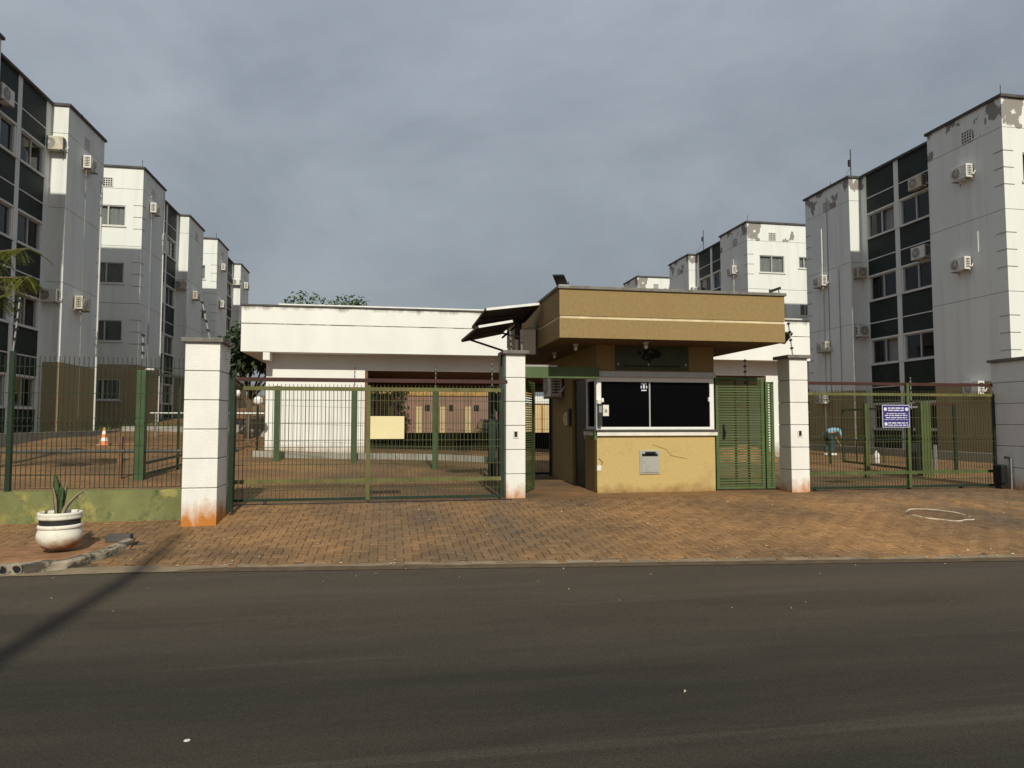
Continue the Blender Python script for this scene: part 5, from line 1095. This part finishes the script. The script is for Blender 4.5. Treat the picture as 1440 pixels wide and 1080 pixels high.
for k in range(17):
    a = rr.uniform(0, 6.28); r0 = rr.uniform(0, 0.08); big = k < 2
    h = 0.52 if k == 0 else rr.uniform(0.28, 0.46) if k < 11 else rr.uniform(0.05, 0.12); w = 0.034 if k == 0 else rr.uniform(0.012, 0.024)
    ln = (rr.uniform(-.03, .07), rr.uniform(-.04, .04)) if k != 9 else (0.26, 0.02)
    if k == 0: a, r0, ln = 0.0, 0.03, (-0.04, 0.0); 
    if k >= 11: r0 = rr.uniform(0.1, 0.17)
    m = MB(); seg = 7; ca, sa = math.cos(a+1.2*0), math.sin(a)
    bx0, by0 = r0*math.cos(a*1.7)-(0.06 if k == 0 else 0), r0*math.sin(a*1.7)
    for j in range(seg+1):
        t = j/seg; ww = w*(0.75+0.6*math.sin(t*2.2))*(1-t**4); tw = a+0.5*t
        c0 = Vector((bx0+ln[0]*t*t, by0+ln[1]*t*t, -0.03+h*t)); s_ = Vector((math.cos(tw), math.sin(tw), 0))*max(ww, 0.001)
        nrm_ = Vector((-math.sin(tw), math.cos(tw), 0))*0.006
        m.v += [tuple(c0-s_), tuple(c0+nrm_), tuple(c0+s_), tuple(c0-nrm_*0.2)]
    for j in range(seg):
        for q in range(4): m.f.append((4*j+q, 4*j+(q+1) % 4, 4*j+4+(q+1) % 4, 4*j+4+q))
    m.part('leaf', 'dry_leaf' if k in (3, 6, 9, 13) else 'snake_leaf', sn, smooth=True)

# ------------------------------------------------------------------ ring of broken plaster on the pavement, litter
rg_ = MB(); n = 70; rr = random.Random(6)
for k in range(n):
    a = 2*math.pi*k/n; r = 0.44+0.05*noise.noise((math.cos(a)*2, math.sin(a)*2, 0)); w = 0.014+0.03*abs(noise.noise((math.cos(a)*3, math.sin(a)*3, 5)))
    if noise.noise((math.cos(a)*4, math.sin(a)*4, 9)) < -0.1: w = 0.005
    for q, z in ((r-w, 0.002), (r, 0.016), (r+w, 0.002)): x, y = 8.12+q*math.cos(a)*0.92, 9.12+q*math.sin(a); rg_.v.append((x, y, zg(x, y)+z))
for k in range(n):
    for q in range(2): rg_.f.append((3*k+q, 3*((k+1) % n)+q, 3*((k+1) % n)+q+1, 3*k+q+1))
tag(rg_.top('mortar_ring', 'chalk', (8.12, 9.12, zg(8.12, 9.12))), 'rough pale mortar ring round a cover in the pavement', 'ring')
cv = MB(); n = 40
cv.v.append((8.12, 9.12, zg(8.12, 9.12)+0.007))
for k in range(n): a = 2*math.pi*k/n; x, y = 8.12+0.42*0.92*math.cos(a), 9.12+0.42*math.sin(a); cv.v.append((x, y, zg(x, y)+0.006))
for k in range(n): cv.f.append((0, 1+k, 1+(k+1) % n))
tag(cv.top('inspection_cover', 'paver_far', (8.12, 9.12, zg(8.12, 9.12))), 'round concrete cover inside the pale mortar ring', 'cover')
lt = MB(); rr = random.Random(77)
def scrap(x, y, z, s):
    a = rr.uniform(0, 6.28); b = rr.uniform(0.3, 0.8); c, d = math.cos(a)*s, math.sin(a)*s; i = len(lt.v)
    lt.v += [(x-c, y-d, z+rr.uniform(0.002, 0.012)), (x+d*b, y-c*b, z+rr.uniform(0.004, 0.02)), (x+c, y+d, z+rr.uniform(0.002, 0.012)), (x-d*b, y+c*b, z+rr.uniform(0.004, 0.02))]; lt.f += [(i, i+1, i+2), (i, i+2, i+3)]
for k in range(330):
    x = rr.uniform(-5, 11); y = rr.uniform(edge_y(x)+0.02, 11.0)
    if rr.random() < 0.3: y = edge_y(x)+abs(rr.gauss(0, 0.08))
    scrap(x, y, zg(x, y)+0.003, rr.uniform(0.006, 0.02))
for k in range(42):
    x = rr.uniform(-4, 8); y = edge_y(x)-abs(rr.gauss(0, 1.6)); 
    if y > 2.2: scrap(x, y, 0.004, rr.uniform(0.003, 0.010))
tag(lt.top('litter', 'litter', (3, 8, 0.1)), 'dry leaf scraps and small pale litter on the pavement and road', 'litter', kind='stuff')
cvr = MB().lathe([(0.016, 0), (0.015, 0.003), (0.001, 0.004)], (-0.95, 3.69, 0.0), 16); tag(cvr.top('bottle_cap', 'plastic_white', (-0.95, 3.69, 0)), 'small pale flattened cap lying on the asphalt', 'cap')

# ------------------------------------------------------------------ street pole behind the photographer; its shadow lies across the road
up = thing('utility_pole', 'tapered concrete utility pole standing on the near side of the road', 'utility pole', (-2.42, -3.6, 0.0))
MB().tube((0, 0, -0.3), (0, 0, 9.95), 0.145, 0.085, 14).part('pole', 'pole_concrete', up, smooth=True)
MB().box(-0.05, 0.05, -0.08, 0.08, 8.9, 9.02).part('bracket', 'steel', up)
